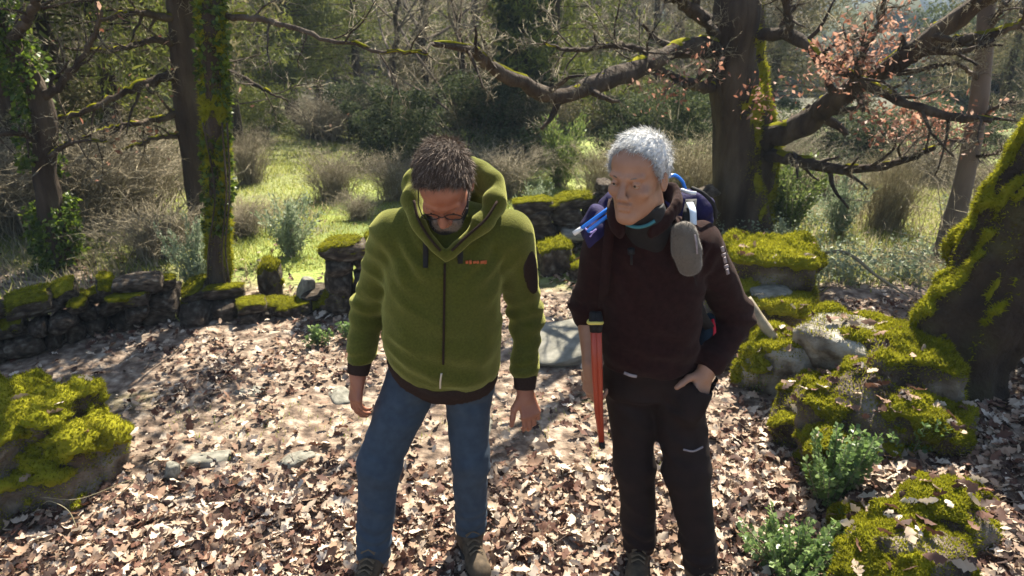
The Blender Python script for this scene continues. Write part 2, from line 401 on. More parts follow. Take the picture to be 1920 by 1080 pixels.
def build_ground():
    def ax(lo, hi, c, f0, f1, f, gmax):
        a = [v for v in np.arange(f0, f1, f)]; s = f; v = f1
        while v < hi: a.append(v); s = min(s*1.09, gmax); v += s
        a.append(hi); s = f; v = f0
        while v > lo: v -= min(s, gmax); s *= 1.12; a.insert(0, v)
        return np.array(a)
    xs = ax(-900, 900, 0, -4.2, 4.2, .05, 30); ys = ax(-30, 1200, 0, 1.2, 6.5, .05, 30)
    X, Y = np.meshgrid(xs, ys, indexing='ij'); Z = Hxy(X, Y); V = np.stack([X, Y, Z], -1).reshape(-1, 3)
    nx, ny = X.shape; i = (np.arange(nx-1)[:, None]*ny+np.arange(ny-1)[None]).ravel(); Q = np.stack([i, i+ny, i+ny+1, i+1], -1)
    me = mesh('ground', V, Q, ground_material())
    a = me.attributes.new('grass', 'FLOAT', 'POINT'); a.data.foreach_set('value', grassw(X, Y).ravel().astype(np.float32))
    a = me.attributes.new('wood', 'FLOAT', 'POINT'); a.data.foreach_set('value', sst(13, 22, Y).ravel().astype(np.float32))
    return link('ground', me, kind='structure')
ground = build_ground()

# ---------------------------------------------------------------- rocks and moss
def leaf_proto(seed):
    """lobed oak leaf, curled, about 1 long"""
    r = np.random.default_rng(seed); out = []; u = np.array([0, .12, .22, .33, .45, .56, .68, .80, .92]); w_ = np.array([.03, .10, .05+.1, .24, .14, .27, .16, .20, .07])*(.85+.3*r.random(9))
    L = [(a, b) for a, b in zip(u, w_)]; pts = [(0, .02)]+L[1:]+[(1.0, 0)]+[(a, -b*(.85+.3*r.random())) for a, b in L[::-1][:-1]]; pts = np.array(pts); c1, c2, tw = r.uniform(.1, .9), r.uniform(-.5, 1.1), r.normal()*.5
    mid = np.array([[.2, 0], [.5, 0], [.8, 0]]); P2 = np.concatenate([pts, mid]); x, y = P2.T; z = c1*y*y*2.2+c2*(x-.5)**2*.5+tw*x*y*.8+.03*r.normal(size=len(x)); V = np.stack([x-.5, y, z], -1); n = len(pts); T = []
    for i in range(n):
        j = (i+1) % n; xm = (pts[i, 0]+pts[j, 0])/2; c = n+(0 if xm < .35 else 1 if xm < .65 else 2); T.append((i, j, c))
    T += [(3, 3, 3)]*0
    # bridge between mid points
    def near(a, b, s): k = [i for i in range(n) if (pts[i, 1] > 0) == s and abs(pts[i, 0]-(a+b)/2) < .14]; return k[0] if k else None
    for a, b in ((0, 1), (1, 2)):
        for s in (True, False):
            cand = [(i, (i+1) % n) for i in range(n)]
            for i, j in cand:
                xi, xj = pts[i, 0], pts[j, 0]; m1 = (pts[(i-1) % n, 0]+xi)/2; m2 = (xi+xj)/2
                reg = lambda m: 0 if m < .35 else 1 if m < .65 else 2
                if {reg(m1), reg(m2)} == {a, b} and (pts[i, 1] > 0) == s: T.append((i, n+reg(m2), n+reg(m1)))
    return V, np.array(T)
LP = [leaf_proto(300+i) for i in range(8)]

def ico(sub):
    t = (1+5**.5)/2; V = np.array([(-1, t, 0), (1, t, 0), (-1, -t, 0), (1, -t, 0), (0, -1, t), (0, 1, t), (0, -1, -t), (0, 1, -t), (t, 0, -1), (t, 0, 1), (-t, 0, -1), (-t, 0, 1)], float)
    V /= np.linalg.norm(V[0]); F = np.array([(0, 11, 5), (0, 5, 1), (0, 1, 7), (0, 7, 10), (0, 10, 11), (1, 5, 9), (5, 11, 4), (11, 10, 2), (10, 7, 6), (7, 1, 8), (3, 9, 4), (3, 4, 2), (3, 2, 6), (3, 6, 8), (3, 8, 9), (4, 9, 5), (2, 4, 11), (6, 2, 10), (8, 6, 7), (9, 8, 1)])
    for _ in range(sub):
        E = np.sort(np.concatenate([F[:, [0, 1]], F[:, [1, 2]], F[:, [2, 0]]]), 1); u, inv = np.unique(E, axis=0, return_inverse=True); inv = inv.ravel()
        M = V[u].mean(1); M /= np.linalg.norm(M, axis=1)[:, None]; n = len(V); V = np.concatenate([V, M]); m = len(F); a, b, c = inv[:m]+n, inv[m:2*m]+n, inv[2*m:]+n
        F = np.concatenate([np.stack([F[:, 0], a, c], -1), np.stack([F[:, 1], b, a], -1), np.stack([F[:, 2], c, b], -1), np.stack([a, b, c], -1)])
    return V, F

def rock_shape(seed, sub=3, facets=14, rough=.05):
    """unit rock (about 1 across) with broken faces"""
    r = np.random.default_rng(seed); V, F = ico(sub); M = r.normal(size=(facets, 3)); M /= np.linalg.norm(M, axis=1)[:, None]
    M = np.concatenate([M, [[0, 0, 1], [0, 0, -1], [1, 0, .1], [-1, .1, 0], [0, 1, 0], [.1, -1, 0]]]); D = np.concatenate([.42+.16*r.random(facets), np.full(6, .44)])
    dot = np.maximum(V@M.T, 1e-3); R = 1/((dot/D)**14).sum(1)**(1/14)
    R = R*(1+rough*fbm(V, 3.2, 4, seed)); return V*R[:, None], F

def vnormals(V, F):
    N = np.zeros_like(V)
    for f in F:
        a, b, c = V[f[:, 0]], V[f[:, 1]], V[f[:, 2]]; n = np.cross(b-a, c-a)
        for k in range(f.shape[1]): np.add.at(N, f[:, k], n)
    return N/(np.linalg.norm(N, axis=1)[:, None]+1e-12)

def moss_shell(V, F, mask, th=.018, sink=.02, seed=1, lump=25):
    """moss mat that follows a surface: mask > 0 covered; thickness lumpy, edge tucked in"""
    N = vnormals(V, F); m = mask; t = sst(-.12, .25, m); h = th*(1+.7*noise(V, lump, seed)+.4*noise(V, lump*2.7, seed+1))
    VV = V+N*(t*h-(1-t)*sink)[:, None]; FF = []
    for f in F:
        keep = (m[f] > -.15).any(1); FF.append(f[keep])
    used = np.zeros(len(V), bool)
    for f in FF: used[f.ravel()] = True
    ix = np.cumsum(used)-1
    return VV[used], [ix[f] for f in FF if len(f)], m[used]

def fuzz(V, F, n, L, wid, rng=RNG, up=.5, keep=None):
    P, N = sample_surf(V, F, n, rng, keep)
    if len(P) == 0: return P, []
    D = N+A(0, 0, up)+rng.normal(size=P.shape)*.5; D /= np.linalg.norm(D, axis=1)[:, None]; S = np.cross(D, rng.normal(size=P.shape)); S /= np.linalg.norm(S, axis=1)[:, None]
    l = L*(.5+rng.random(len(P)))[:, None]; V2 = np.stack([P-S*wid-N*.002, P+S*wid-N*.002, P+D*l], 1).reshape(-1, 3)
    return V2, [np.arange(len(P)*3).reshape(-1, 3)]

VAR = []
for q in range(12):
    V, F = rock_shape(100+q, 3, 12, .05); N = vnormals(V, [F]); V = V.copy()
    st = mesh('stone', V, F, M_stone, smooth=(q % 3 == 0))
    mask = N[:, 2]*1.1+.55*noise(V, 3.5, 60+q)-.35
    mv, mf, mm = moss_shell(V, [F], mask, .055, .05, 70+q, 8); fz, ff = fuzz(mv, mf, 900, .075, .014, keep=lambda P, N: (N[:, 2] > -.2)*1.0)
    MB = Buf(); MB.add(mv, None, mf[0]); MB.add(fz, None, ff[0]); a_, b_ = MB.get(); mo = mesh('moss', a_, b_, M_moss)
    VAR.append((st, mo))

def stone(root, pos, dims, rz=0.0, moss=True, q=None, tilt=(0, 0), mat=None, name='stone', **props):
    q = int(RNG.integers(12)) if q is None else q
    o = link(name, VAR[q][0], root, **props); base = np.array(root.location) if root is not None else 0
    o.location = tuple(np.asarray(pos)-base); o.scale = dims; o.rotation_euler = (tilt[0], tilt[1], rz)
    if mat is not None: o.data = VAR[q][0].copy(); o.data.materials.clear(); o.data.materials.append(mat)
    if moss: link('moss', VAR[q][1], o, kind='stuff')
    return o

def wall(name, label, pts, height, thick, rng_seed, mossp=.7, size=.26, cat='wall', gaps=0.0, group=None):
    r = np.random.default_rng(rng_seed); P = smooth_path(pts, 60); S = np.concatenate([[0], np.cumsum(np.linalg.norm(np.diff(P[:, :2], axis=0), axis=1))])
    root = thing(name, label, cat, P[0]*A(1, 1, 0)+A(0, 0, float(Hxy(P[0][0], P[0][1]))), group); z = 0.0; row = 0
    while z < height:
        s = r.random()*size*.5; hh = size*(.42+.3*r.random())
        while s < S[-1]:
            ln = size*(.6+1.1*r.random()); c = A(*[np.interp(s+ln/2, S, P[:, k]) for k in (0, 1)], 0); tg = A(*[np.interp(s+ln/2+.1, S, P[:, k])-np.interp(s+ln/2-.1, S, P[:, k]) for k in (0, 1)], 0)
            hl = height*(.68+.5*noise(c[None], 1.9, rng_seed)[0]); top = z+hh > hl-hh*.5
            if z < hl and r.random() > (gaps if z > 0 or gaps > .2 else 0):
                ang = math.atan2(tg[1], tg[0])+r.normal()*.12; g = float(Hxy(c[0], c[1])); n = A(-tg[1], tg[0], 0); n /= np.linalg.norm(n)+1e-9
                stone(root, c+A(0, 0, g+z+hh*.42)+n*r.normal()*.05, (ln*1.12, thick*(.9+.3*r.random())*(1-.12*row), hh*1.25), ang+(math.pi if r.random() < .5 else 0), top and r.random() < mossp or r.random() < .12, None, (r.normal()*.14, r.normal()*.12))
            s += ln*.97
        z += hh*.95; row += 1
    return root

LW = [G(-140, 690), G(60, 652), G(230, 612), G(345, 592), G(425, 583)]
wall('dry_stone_wall', 'low mossy dry stone wall in tree shade, running left from the ivy covered trunk', LW, .44, .36, 5, .85, .17, gaps=.12)
wall('stone_wall', 'tumbled mossy stones of the low wall in the sun, right of the ivy covered trunk', [G(438, 596), G(500, 592), G(560, 585), G(600, 580)], .17, .30, 6, .55, .15, gaps=.3)
lone_list = [('mossy_stone', 'dark upright stone with moss at its left, highest of the tumbled stones', (512, 560), .16, (.20, .20, .30), .3, True, 1, None), ('flat_stone', 'flat stone with bright moss in front of the dark upright stone', (532, 586), .05, (.26, .20, .10), .1, True, 4, None), ('small_stone', 'pale stone leaning at the right end of the tumbled stones', (578, 572), .10, (.14, .12, .26), .6, False, 8, 'M_slab')]
wall('wall_end', 'tall mossy end of the stone wall behind the right arm of the green hoodie', [G(606, 575), G(650, 572), G(712, 560), G(760, 548)], .46, .42, 8, .9, .22)
wall('back_wall', 'crumbling stone wall across the back of the clearing between the two men', [G(955, 470), G(1010, 466), G(1080, 462), G(1160, 458), G(1300, 452)], .58, .40, 9, .35, .24)

def lone_stone(name, label, pos, dims, rz=0, moss=False, q=None, tilt=(0, 0), mat=None, group=None, cat='stone'):
    """a single rock lying by itself: thing > (stone mesh) with moss as a part"""
    q = int(RNG.integers(12)) if q is None else q; o = stone(None, pos, dims, rz, moss, q, tilt, mat, name); o['label'] = label; o['category'] = cat
    if group: o['group'] = group
    return o
for nm_, lb_, (a_, b_), dz_, dm_, rz_, ms_, q_, mt_ in lone_list: lone_stone(nm_, lb_, G(a_, b_)+A(0, 0, dz_), dm_, rz_, ms_, q_, (.1, .15), M_slab if mt_ else None)
def at(px, py, dz=0.0): return G(px, py)+A(0, 0, dz)
lone_stone('mossy_stone', 'round mossy stone at the foot of the back wall, between the two men', at(1040, 505, .09), (.30, .28, .30), .3, True, 3)
lone_stone('flat_stone', 'small flat pale stone on top of the round mossy stone between the men', at(1085, 472, .17), (.36, .25, .08), .1, False, 4, (0, .05), M_slab)
lone_stone('mossy_stone', 'yellow green moss covered stone beside the right shoulder of the grey haired man', at(1095, 520, .05), (.26, .22, .16), .9, True, 5)
slab = lone_stone('grey_slab', 'wide pale grey slab lying on the leaves between the two men', at(1075, 655, .05), (.62, .46, .13), .25, False, 6, (.10, -.06), M_slab, cat='slab')
lone_stone('small_stone', 'small pale stone standing alone on the leafy track beside the left boulder', at(328, 898, .03), (.075, .07, .10), .2, False, 2, (.2, .1), M_slab)
lone_stone('small_stone', 'grey pebble half sunk in leaves by the boot of the grey haired man', at(1135, 1035, .01), (.08, .06, .04), .4, False, 1, (0, 0), M_stone)
for i, (px, py, s_) in enumerate(((395, 862, .11), (560, 862, .10), (900, 800, .12), (640, 745, .11), (470, 735, .09))):
    lone_stone('embedded_stone', ['flat worn rock showing through the leaves right of the small pale stone', 'flat rock sunk in the track left of the blue jeans', 'flat grey rock showing between the two men below the slab', 'flat rock showing behind the right hand of the man in green', 'flat worn rock in the middle of the sunny track'][i], at(px, py, -.01), (s_*2, s_*1.2, .07), i*.7, False, 7+i % 4, (0, 0), M_slab, cat='rock')

def boulder(name, label, cat, prims, res, mat, mossf, seed, th=.02, nf=26000, warp=.03, fr=7, loc=None, fl=.016, nl=14):
    c = np.array([p[1] for p in prims]); m = max(np.max(p[2]) for p in prims); lo = c.min(0)-m-.03; hi = c.max(0)+m+.03
    v = Vox(*[axis(lo[i], hi[i], res) for i in range(3)])
    for p in prims:
        R = basis((math.sin(p[3]), math.cos(p[3]), p[4] if len(p) > 4 else 0))
        (v.box(p[1], p[2], R, min(p[2])*.5, .05) if p[0] == 'b' else v.ell(p[1], p[2], R, .05))
    v.warp(lambda P: warp*(fbm(P, fr, 4, seed)-.7*np.abs(noise(P, fr*.6, seed+5)))+.010*np.abs(noise(P*A(1, 1, 1.6), 22, seed+6))+.012*np.abs(noise(P*A(.6, .6, 2.2), 9, seed+7)), .12); V, F = v.surf()
    root = thing(name, label, cat, loc if loc is not None else (c[0][0], c[0][1], float(Hxy(c[0][0], c[0][1])))); part('rock', V, F, mat, root)
    N = vnormals(V, F); mk = mossf(V, N); mv, mf, _ = moss_shell(V, F, mk, th, .03, seed); mo = part('moss', mv, mf, M_moss, root, kind='stuff')
    fz, ff = fuzz(mv, mf, nf, fl, .0035, keep=lambda P, N: (N[:, 2] > -.3)*1.0); part('moss_tuft', fz, ff, M_moss, mo, kind='stuff')
    T_, _, _ = tri_normals(V, F); mt = mk[T_].mean(1)
    fz, ff = fuzz(V, F, nf//3, fl, .0035, keep=lambda P, N: sst(-.75, -.05, mt)*(mt < .25)*1.0); part('moss_tuft', fz, ff, M_moss, root, kind='stuff')
    P, Nn = sample_surf(V, F, int(nl), RNG, keep=lambda P, N: (N[:, 2] > .45)*1.0); Rn = dir_rot(RNG.normal(size=P.shape)*A(1, 1, .25)); k = RNG.integers(8, size=len(P)); b = Buf()
    for q in range(8):
        j = np.nonzero(k == q)[0]
        if len(j): v_, f_ = scatter(LP[q][0], [LP[q][1]], P[j]+A(0, 0, .03), Rn[j], .05+.03*RNG.random(len(j))); b.add(v_, None, f_[0])
    v_, f_ = b.get(); o = link('fallen_leaves', mesh('fallen_leaves', v_, f_, M_leaf), None, kind='stuff') if nl > 12 else None
    return root

# foreground boulder, left
b0 = G(110, 930); gz = b0[2]
boulder('mossy_boulder', 'large boulder topped with bright moss at the left edge of the picture', 'boulder',
        [('b', A(-2.45, 2.60, .20), (.36, .24, .15), .1), ('b', A(-2.18, 2.68, .30), (.20, .17, .09), .25), ('e', A(-2.35, 2.60, .12), (.36, .26, .18), -.1), ('b', A(-1.93, 2.60, .12), (.07, .12, .15), .3), ('b', A(-2.06, 2.44, .06), (.14, .12, .12), -.3), ('b', A(-2.35, 2.32, .04), (.26, .12, .12), .1)],
        .014, M_stone, lambda V, N: N[:, 2]*1.1-.55+.6*noise(V, 6, 3)+.4*noise(V, 14, 4)+.5*sst(.05, .28, V[:, 2]), 31, .026, 34000, .045, 6, fl=.012)
# right: boulder behind his arm, outcrop, bank rocks
boulder('mossy_boulder', 'high dark boulder with mossy top behind the left elbow of the grey haired man', 'boulder',
        [('b', at(1425, 600, .42), (.27, .24, .11), .2), ('b', at(1400, 605, .17), (.22, .24, .20), -.2), ('e', at(1490, 600, .41), (.13, .16, .08), 0), ('e', at(1490, 603, .12), (.13, .16, .17), 0)],
        .02, M_stone, lambda V, N: N[:, 2]*1.0-.25+.4*noise(V, 5, 7)+.25*sst(.2, .5, V[:, 2])-.1, 41, .02, 12000, .03, 6)
boulder('mossy_rock', 'moss topped rock right of the elbow of the grey haired man, below the high boulder', 'rock',
        [('b', at(1440, 640, .16), (.22, .2, .15), .3), ('e', at(1410, 655, .10), (.2, .16, .16), 0)], .018, M_stone, lambda V, N: N[:, 2]*1.1-.35+.4*noise(V, 6, 8), 42, .018, 8000)
lone_stone('flat_stone', 'flat grey stone lying on the mossy rock behind the elbow', at(1432, 640, .34), (.30, .20, .06), .2, False, 4, (.05, 0), M_slab)
boulder('mossy_rock', 'mossy rock with a grey lichen face where the wooden stick leans', 'rock',
        [('b', at(1465, 725, .14), (.17, .15, .17), .5), ('e', at(1420, 720, .08), (.13, .14, .17), 0)], .015, M_lichen, lambda V, N: N[:, 2]*.8-.45*(V[:, 0] > 1.42)-.15+.5*noise(V, 5, 18), 43, .015, 7000)
boulder('pointed_rock', 'pointed grey rock with a bare sunlit slope, in the middle of the right bank', 'rock',
        [('b', at(1575, 705, .16), (.24, .16, .13), 1.0, .25), ('b', at(1530, 715, .08), (.16, .14, .12), .4)], .014, M_lichen, lambda V, N: N[:, 2]*.8-.75+.6*noise(V, 4, 19), 44, .012, 3000, .02)
boulder('mossy_rock', 'dark shaded rock between the pointed rock and the big leaning trunk', 'rock',
        [('b', at(1690, 745, .10), (.22, .18, .17), .2), ('b', at(1640, 690, .10), (.24, .16, .12), .2)], .018, M_stone, lambda V, N: N[:, 2]*1.1-.75+.4*noise(V, 5, 20), 45, .02, 10000)
boulder('mossy_bank', 'broad hump of bright moss on the bank in front of the big trunk', 'mossy rock',
        [('e', at(1540, 790, .05), (.22, .22, .16), 0), ('e', at(1620, 790, .08), (.30, .22, .14), 0), ('e', at(1700, 800, .05), (.30, .20, .12), .3), ('b', at(1500, 820, -.02), (.13, .16, .16), .4), ('b', at(1580, 850, -.04), (.18, .16, .13), -.3)],
        .015, M_stone, lambda V, N: N[:, 2]*.7-.30+.85*noise(V, 5, 23)+.35*noise(V, 13, 24), 46, .022, 30000, .045, 6, fl=.012, nl=90)
boulder('mossy_rock', 'yellow green mossy rock in the bottom right corner among dead leaves', 'rock',
        [('e', at(1760, 985, .02), (.17, .16, .12), 0), ('e', at(1700, 1060, .02), (.22, .18, .12), .2), ('e', at(1790, 940, -.02), (.15, .12, .09), 0), ('e', at(1640, 1080, -.02), (.15, .15, .1), .2)],
        .012, M_stone, lambda V, N: N[:, 2]*.6-.2+.7*noise(V, 8, 25)+.35*noise(V, 19, 26), 47, .016, 26000, .035, 8, fl=.010, nl=50)
boulder('mossy_rock', 'small mossy hump between the two low green shrubs at the bottom', 'rock',
        [('e', at(1590, 985, .0), (.09, .08, .08), 0), ('e', at(1625, 1000, .0), (.08, .08, .06), 0)], .010, M_stone, lambda V, N: N[:, 2]*.7+.1+.5*noise(V, 9, 27), 48, .012, 6000, .012, 10, fl=.009)
lone_stone('flat_stone', 'long thin pale stone lying across the bank below the pointed rock', at(1560, 752, .08), (.30, .09, .07), .35, False, 2, (0, -.12), M_slab)
lone_stone('small_stone', 'small round grey stone at the left end of the long thin pale stone', at(1492, 775, .05), (.09, .08, .08), .1, False, 9, (0, 0), M_slab)
lone_stone('flat_stone', 'rough brown stone behind the long thin pale stone', at(1600, 745, .07), (.26, .14, .10), .1, False, 10, (0, .1))

for i, (px, py, dm, rz, ms, tl) in enumerate(((1650, 660, (.26, .20, .16), .4, True, .1), (1500, 690, (.20, .16, .14), .9, False, .2), (1700, 690, (.24, .16, .13), .2, False, -.15), (1620, 770, (.14, .10, .09), 1.2, False, .1), (1545, 655, (.20, .18, .13), .3, True, 0), (1350, 690, (.12, .10, .08), .5, False, .1))):
    lone_stone('bank_stone', ['grey brown stone with a little moss at the foot of the dry field', 'bare stone wedged beside the leaning stick', 'bare grey stone lying against the foot of the big trunk', 'small bare stone among the moss below the long thin stone', 'mossy stone at the top of the right bank beside the pointed rock', 'small stone in the leaves behind the trousers of the grey haired man'][i], at(px, py, .05), dm, rz, ms, None, (tl, tl*.6), M_lichen if not ms else None)
# stick and broken branch
def tree_tube(name, label, cat, pts, R, mat, sides=10, rough=.06, group=None):
    B = Buf(); tube(B, smooth_path(pts, 24), np.interp(np.linspace(0, 1, 24), np.linspace(0, 1, len(R)), R), sides, rough, 3); V, F = B.get(); loc = np.asarray(pts[0]); o = link(name, mesh(name, V-loc, F, mat), None, label=label, category=cat); o.location = tuple(loc)
    if group: o['group'] = group
    return o
tree_tube('wooden_stick', 'straight pale stick leaning on the mossy rock behind the grey haired man', 'stick', [W(1400, 560, 3.6), W(1440, 620, 3.5), W(1505, 712, 3.38)], [.026, .030, .030], M_wood)
tree_tube('broken_branch', 'short dark mossy branch piece lying on the bank under the rocks', 'branch', [at(1645, 700, .20), at(1625, 735, .16), at(1570, 775, .13)], [.022, .03, .028], M_bark, rough=.25)
tree_tube('dead_branch', 'forked dark branch stub leaning against the foot of the big trunk', 'branch', [W(1690, 690, 3.05), W(1712, 703, 3.03), W(1735, 740, 3.02), W(1765, 810, 3.0)], [.030, .034, .022, .016], M_bark, rough=.25)
tree_tube('fallen_branch', 'thin bare branch lying in the dry grass behind the high boulder', 'branch', [at(1500, 520, .15), at(1570, 522, .2), at(1640, 545, .1), at(1700, 570, .05)], [.014, .012, .01, .006], M_twig)

# ---------------------------------------------------------------- big leaning trunk, right
def big_trunk():
    root = thing('mossy_tree', 'huge leaning tree trunk covered in moss at the right edge of the picture', 'tree', G(1800, 800))
    v = Vox(axis(1.45, 4.0, .019), axis(2.2, 4.2, .019), axis(-.1, 2.9, .019))
    C = [W(1800, 800, 3.0), W(1800, 700, 3.05), W(1838, 600, 3.1), W(1905, 500, 3.15), W(1970, 400, 3.15), W(2050, 290, 3.1), W(2130, 150, 3.0)]
    v.chain(C, [.21, .16, .22, .28, .28, .27, .25], .07)
    v.chain([W(1870, 610, 3.1), W(1800, 580, 3.1), W(1752, 600, 3.1), W(1735, 640, 3.1)], [.2, .16, .09, .055], .05)
    v.chain([W(1780, 650, 3.05), W(1745, 690, 3.0), W(1745, 760, 2.95), W(1800, 810, 2.9)], [.14, .10, .09, .07], .05)
    v.chain([W(1800, 760, 3.0), W(1870, 815, 2.85), W(1960, 860, 2.7)], [.20, .13, .08], .08)
    v.chain([W(1770, 770, 3.0), W(1840, 830, 2.75), W(1920, 860, 2.55)], [.14, .07, .05], .06)
    v.chain([W(1760, 770, 3.0), W(1700, 730, 3.0), W(1640, 690, 3.05)], [.12, .06, .035], .06)
    v.warp(lambda P: .034*fbm(P*A(1.3, 1.3, .6), 6, 4, 77)+.055*np.abs(noise(P*A(1.6, 1.6, .5), 4, 78))+.03*np.abs(noise(P*A(1.5, 1.5, .35), 10, 79)), .16)
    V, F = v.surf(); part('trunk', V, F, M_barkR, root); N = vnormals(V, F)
    mk = N[:, 2]*.8-N[:, 0]*.8+N[:, 1]*.75-.75+.02+.38*noise(V, 5, 80)+.3*noise(V, 13, 81); mk = np.where(V[:, 2] < .65, mk+.25, mk)
    mv, mf, _ = moss_shell(V, F, mk, .024, .03, 82, 14); mo = part('moss', mv, mf, M_moss, root, kind='stuff')
    fz, ff = fuzz(mv, mf, 36000, .018, .004, up=-.1); part('moss_tuft', fz, ff, M_moss, mo, kind='stuff')
    mi = lambda P: noise(P, 9, 83)+.6*noise(P, 22, 84); fz, ff = fuzz(V, F, 9000, .016, .004, up=-.1, keep=lambda P, N: sst(.0, .6, N[:, 2]*.8-N[:, 0]*.8+N[:, 1]*.7+.6*mi(P)-.35)*1.0); part('moss_tuft', fz, ff, M_moss, root, kind='stuff')
    # its upper limbs above the picture
    B = Buf(); T = [[], [], []]; p = C[-1]
    for k in range(5):
        d = A(.5*math.cos(k*1.3)+.2, .5*math.sin(k*1.3)+.3, 1.0); grow(B, T, p, d/np.linalg.norm(d), 2.0, .10, 0, RNG, gn=.2, up=.12, kids=(4, 4), spread=(.4, .8))
    finish_tree(root, B, T, M_bark, 2, .10)

# ---------------------------------------------------------------- tree growing
def grow(B, T, p, d, L, r, lvl, rng, gn=.30, up=.06, kids=(6, 6), sides=(6, 4), spread=(.6, 1.2), lenf=(.4, .7)):
    n = 7; pts = [np.array(p, float)]; dd = np.array(d, float)
    for i in range(n-1):
        dd = dd+rng.normal(size=3)*gn*.5+A(0, 0, up); dd /= np.linalg.norm(dd); pts.append(pts[-1]+dd*L/(n-1))
    pts = np.array(pts); R = np.linspace(r, r*.35, n); tube(B, pts, R, sides[min(lvl, len(sides)-1)])
    spawn(B, T, pts, R, L, lvl, rng, gn, up, kids, sides, spread, lenf)
def spawn(B, T, pts, R, L, lvl, rng, gn, up, kids, sides, spread, lenf, t0=.2, count=None):
    n = len(pts); K = count or kids[lvl]
    for k in range(K):
        t = (t0+(1-t0)*(k+rng.random())/K)*(n-1.001); i = int(t); f = t-i; q = pts[i]*(1-f)+pts[i+1]*f; ax = pts[i+1]-pts[i]; ax /= np.linalg.norm(ax)+1e-9
        s = rng.normal(size=3); s -= ax*(s@ax); s /= np.linalg.norm(s); a = rng.uniform(*spread); c = ax*math.cos(a)+s*math.sin(a); rr = R[i]*.5; LL = L*rng.uniform(*lenf)
        if lvl+1 < len(kids): grow(B, T, q, c, LL, rr, lvl+1, rng, gn, up, kids, sides, spread, lenf)
        else: T[0].append(q); T[1].append(c); T[2].append(LL)

def twig_mesh(T, m, ratio=.45, rng=RNG, r0=.0045, gn=.35, min_r=.0012):
    """second and third order twigs on the collected spawn points"""
    P, D, L = np.array(T[0]), np.array(T[1]), np.array(T[2]); VV = []; FF = []; n0 = 0; tips = []
    def add(a, b, r):
        nonlocal n0
        V, F = cones(a, b, r); VV.append(V); FF.append(F+n0); n0 += len(V)
    M = P+D*L[:, None]*.5; D2 = D+rng.normal(size=D.shape)*gn; D2 /= np.linalg.norm(D2, axis=1)[:, None]; E = M+D2*L[:, None]*.5
    add(P, M+D*L[:, None]*.05, r0*(.6+L)); add(M, E, r0*.7*(.6+L))
    for lv in range(2):
        k = m if lv == 0 else max(2, m//2); t = rng.random((len(P), k)); base = np.where((t < .5)[..., None], P[:, None]+(M-P)[:, None]*(t*2)[..., None], M[:, None]+(E-M)[:, None]*(t*2-1)[..., None])
        dr = D[:, None]*.8+rng.normal(size=(len(P), k, 3))*.75; dr /= np.linalg.norm(dr, axis=2)[..., None]; ln = L[:, None]*ratio*(.4+.9*rng.random((len(P), k)))
        a = base.reshape(-1, 3); b = (base+dr*ln[..., None]).reshape(-1, 3); add(a, b, max(min_r, r0*(.5 if lv == 0 else .32))); P, E, L = a, b, ln.ravel(); D = dr.reshape(-1, 3); M = (a+b)/2; tips.append(b)
    return np.concatenate(VV), [np.concatenate(FF)], np.concatenate(tips)

def finish_tree(root, B, T, mat, m, leaf=0, lmat=None, lsize=.07, r0=.0045, twmat=None):
    V, F = B.get(); part('branches', V, F, mat, root, kind='stuff'); V, F, tips = twig_mesh(T, m, r0=r0); part('twigs', V, F, twmat or M_twig, root, kind='stuff')
    return tips
big_trunk()

def limb_tubes(root, B, T, limbs, rng, sub=7, L=1.1, name='limb', mat=None, mossy=True, up=.03):
    """limbs: (pixel polyline with depths, r0, r1); each limb its own part"""
    out = []
    for pts, r0, r1 in limbs:
        P = smooth_path([W(*p) for p in pts], 30); P[1:-1] += rng.normal(size=P[1:-1].shape)*.006; R = np.linspace(r0, r1, 30)*(1+.08*rng.normal(size=30))
        b = Buf(); tube(b, P, R, 9, .18, 5); V, F = b.get(); part(name, V, F, mat or M_bark, root)
        if mossy:
            N = vnormals(V, F); mk = N[:, 2]*.8-.62+.75*noise(V, 6, 91)+.3*noise(V, 19, 92); mv, mf, _ = moss_shell(V, F, mk, .007, .02, 92, 30)
            if sum(len(f) for f in mf) > 10: out.append((mv, mf))
        spawn(B, T, P, R, L*min(1, np.linalg.norm(P[-1]-P[0])), 0, rng, .34, up, (sub, 6), (5, 4), (.5, 1.3), (.25, .6), .12)
    if out:
        b = Buf()
        for mv, mf in out:
            for f in mf: (b.add(mv, f, None) if f.shape[1] == 4 else b.add(mv, None, f))
        V, F = b.get(); o = part('moss', V, F, M_moss, root, kind='stuff')

def trunk_part(root, pts, R, mat=M_bark, sides=28, rough=.10, seed=3, name='trunk', n=40):
    P = smooth_path(pts, n); b = Buf(); tube(b, P, np.interp(np.linspace(0, 1, n), np.linspace(0, 1, len(R)), R), sides, rough, seed); V, F = b.get(); part(name, V, F, mat, root); return V, F, P

def leaves_on(V, F, n, size, mat, root, name, off=.02, keep=None, rng=RNG, hang=-.6):
    P, N = sample_surf(V, F, n, rng, keep); P = P+N*rng.random(len(P))[:, None]*off*2; D = N*.6+A(0, 0, hang)+rng.normal(size=P.shape)*.6
    V2, F2 = scatter(LEAF_V*A(1, 1.5, 1), LEAF_F, P, dir_rot(D, rng), size*(.5+rng.random(len(P)))); part(name, V2, F2, mat, root, kind='stuff')

def clumps(P, n, spread, size, rng, mat, root, name, proto=(LEAF_V, LEAF_F)):
    i = rng.integers(len(P), size=n); Q = P[i]+rng.normal(size=(n, 3))*spread
    V, F = scatter(proto[0], proto[1], Q, rnd_rot(n, rng), size*(.5+rng.random(n))); part(name, V, F, mat, root, kind='stuff')

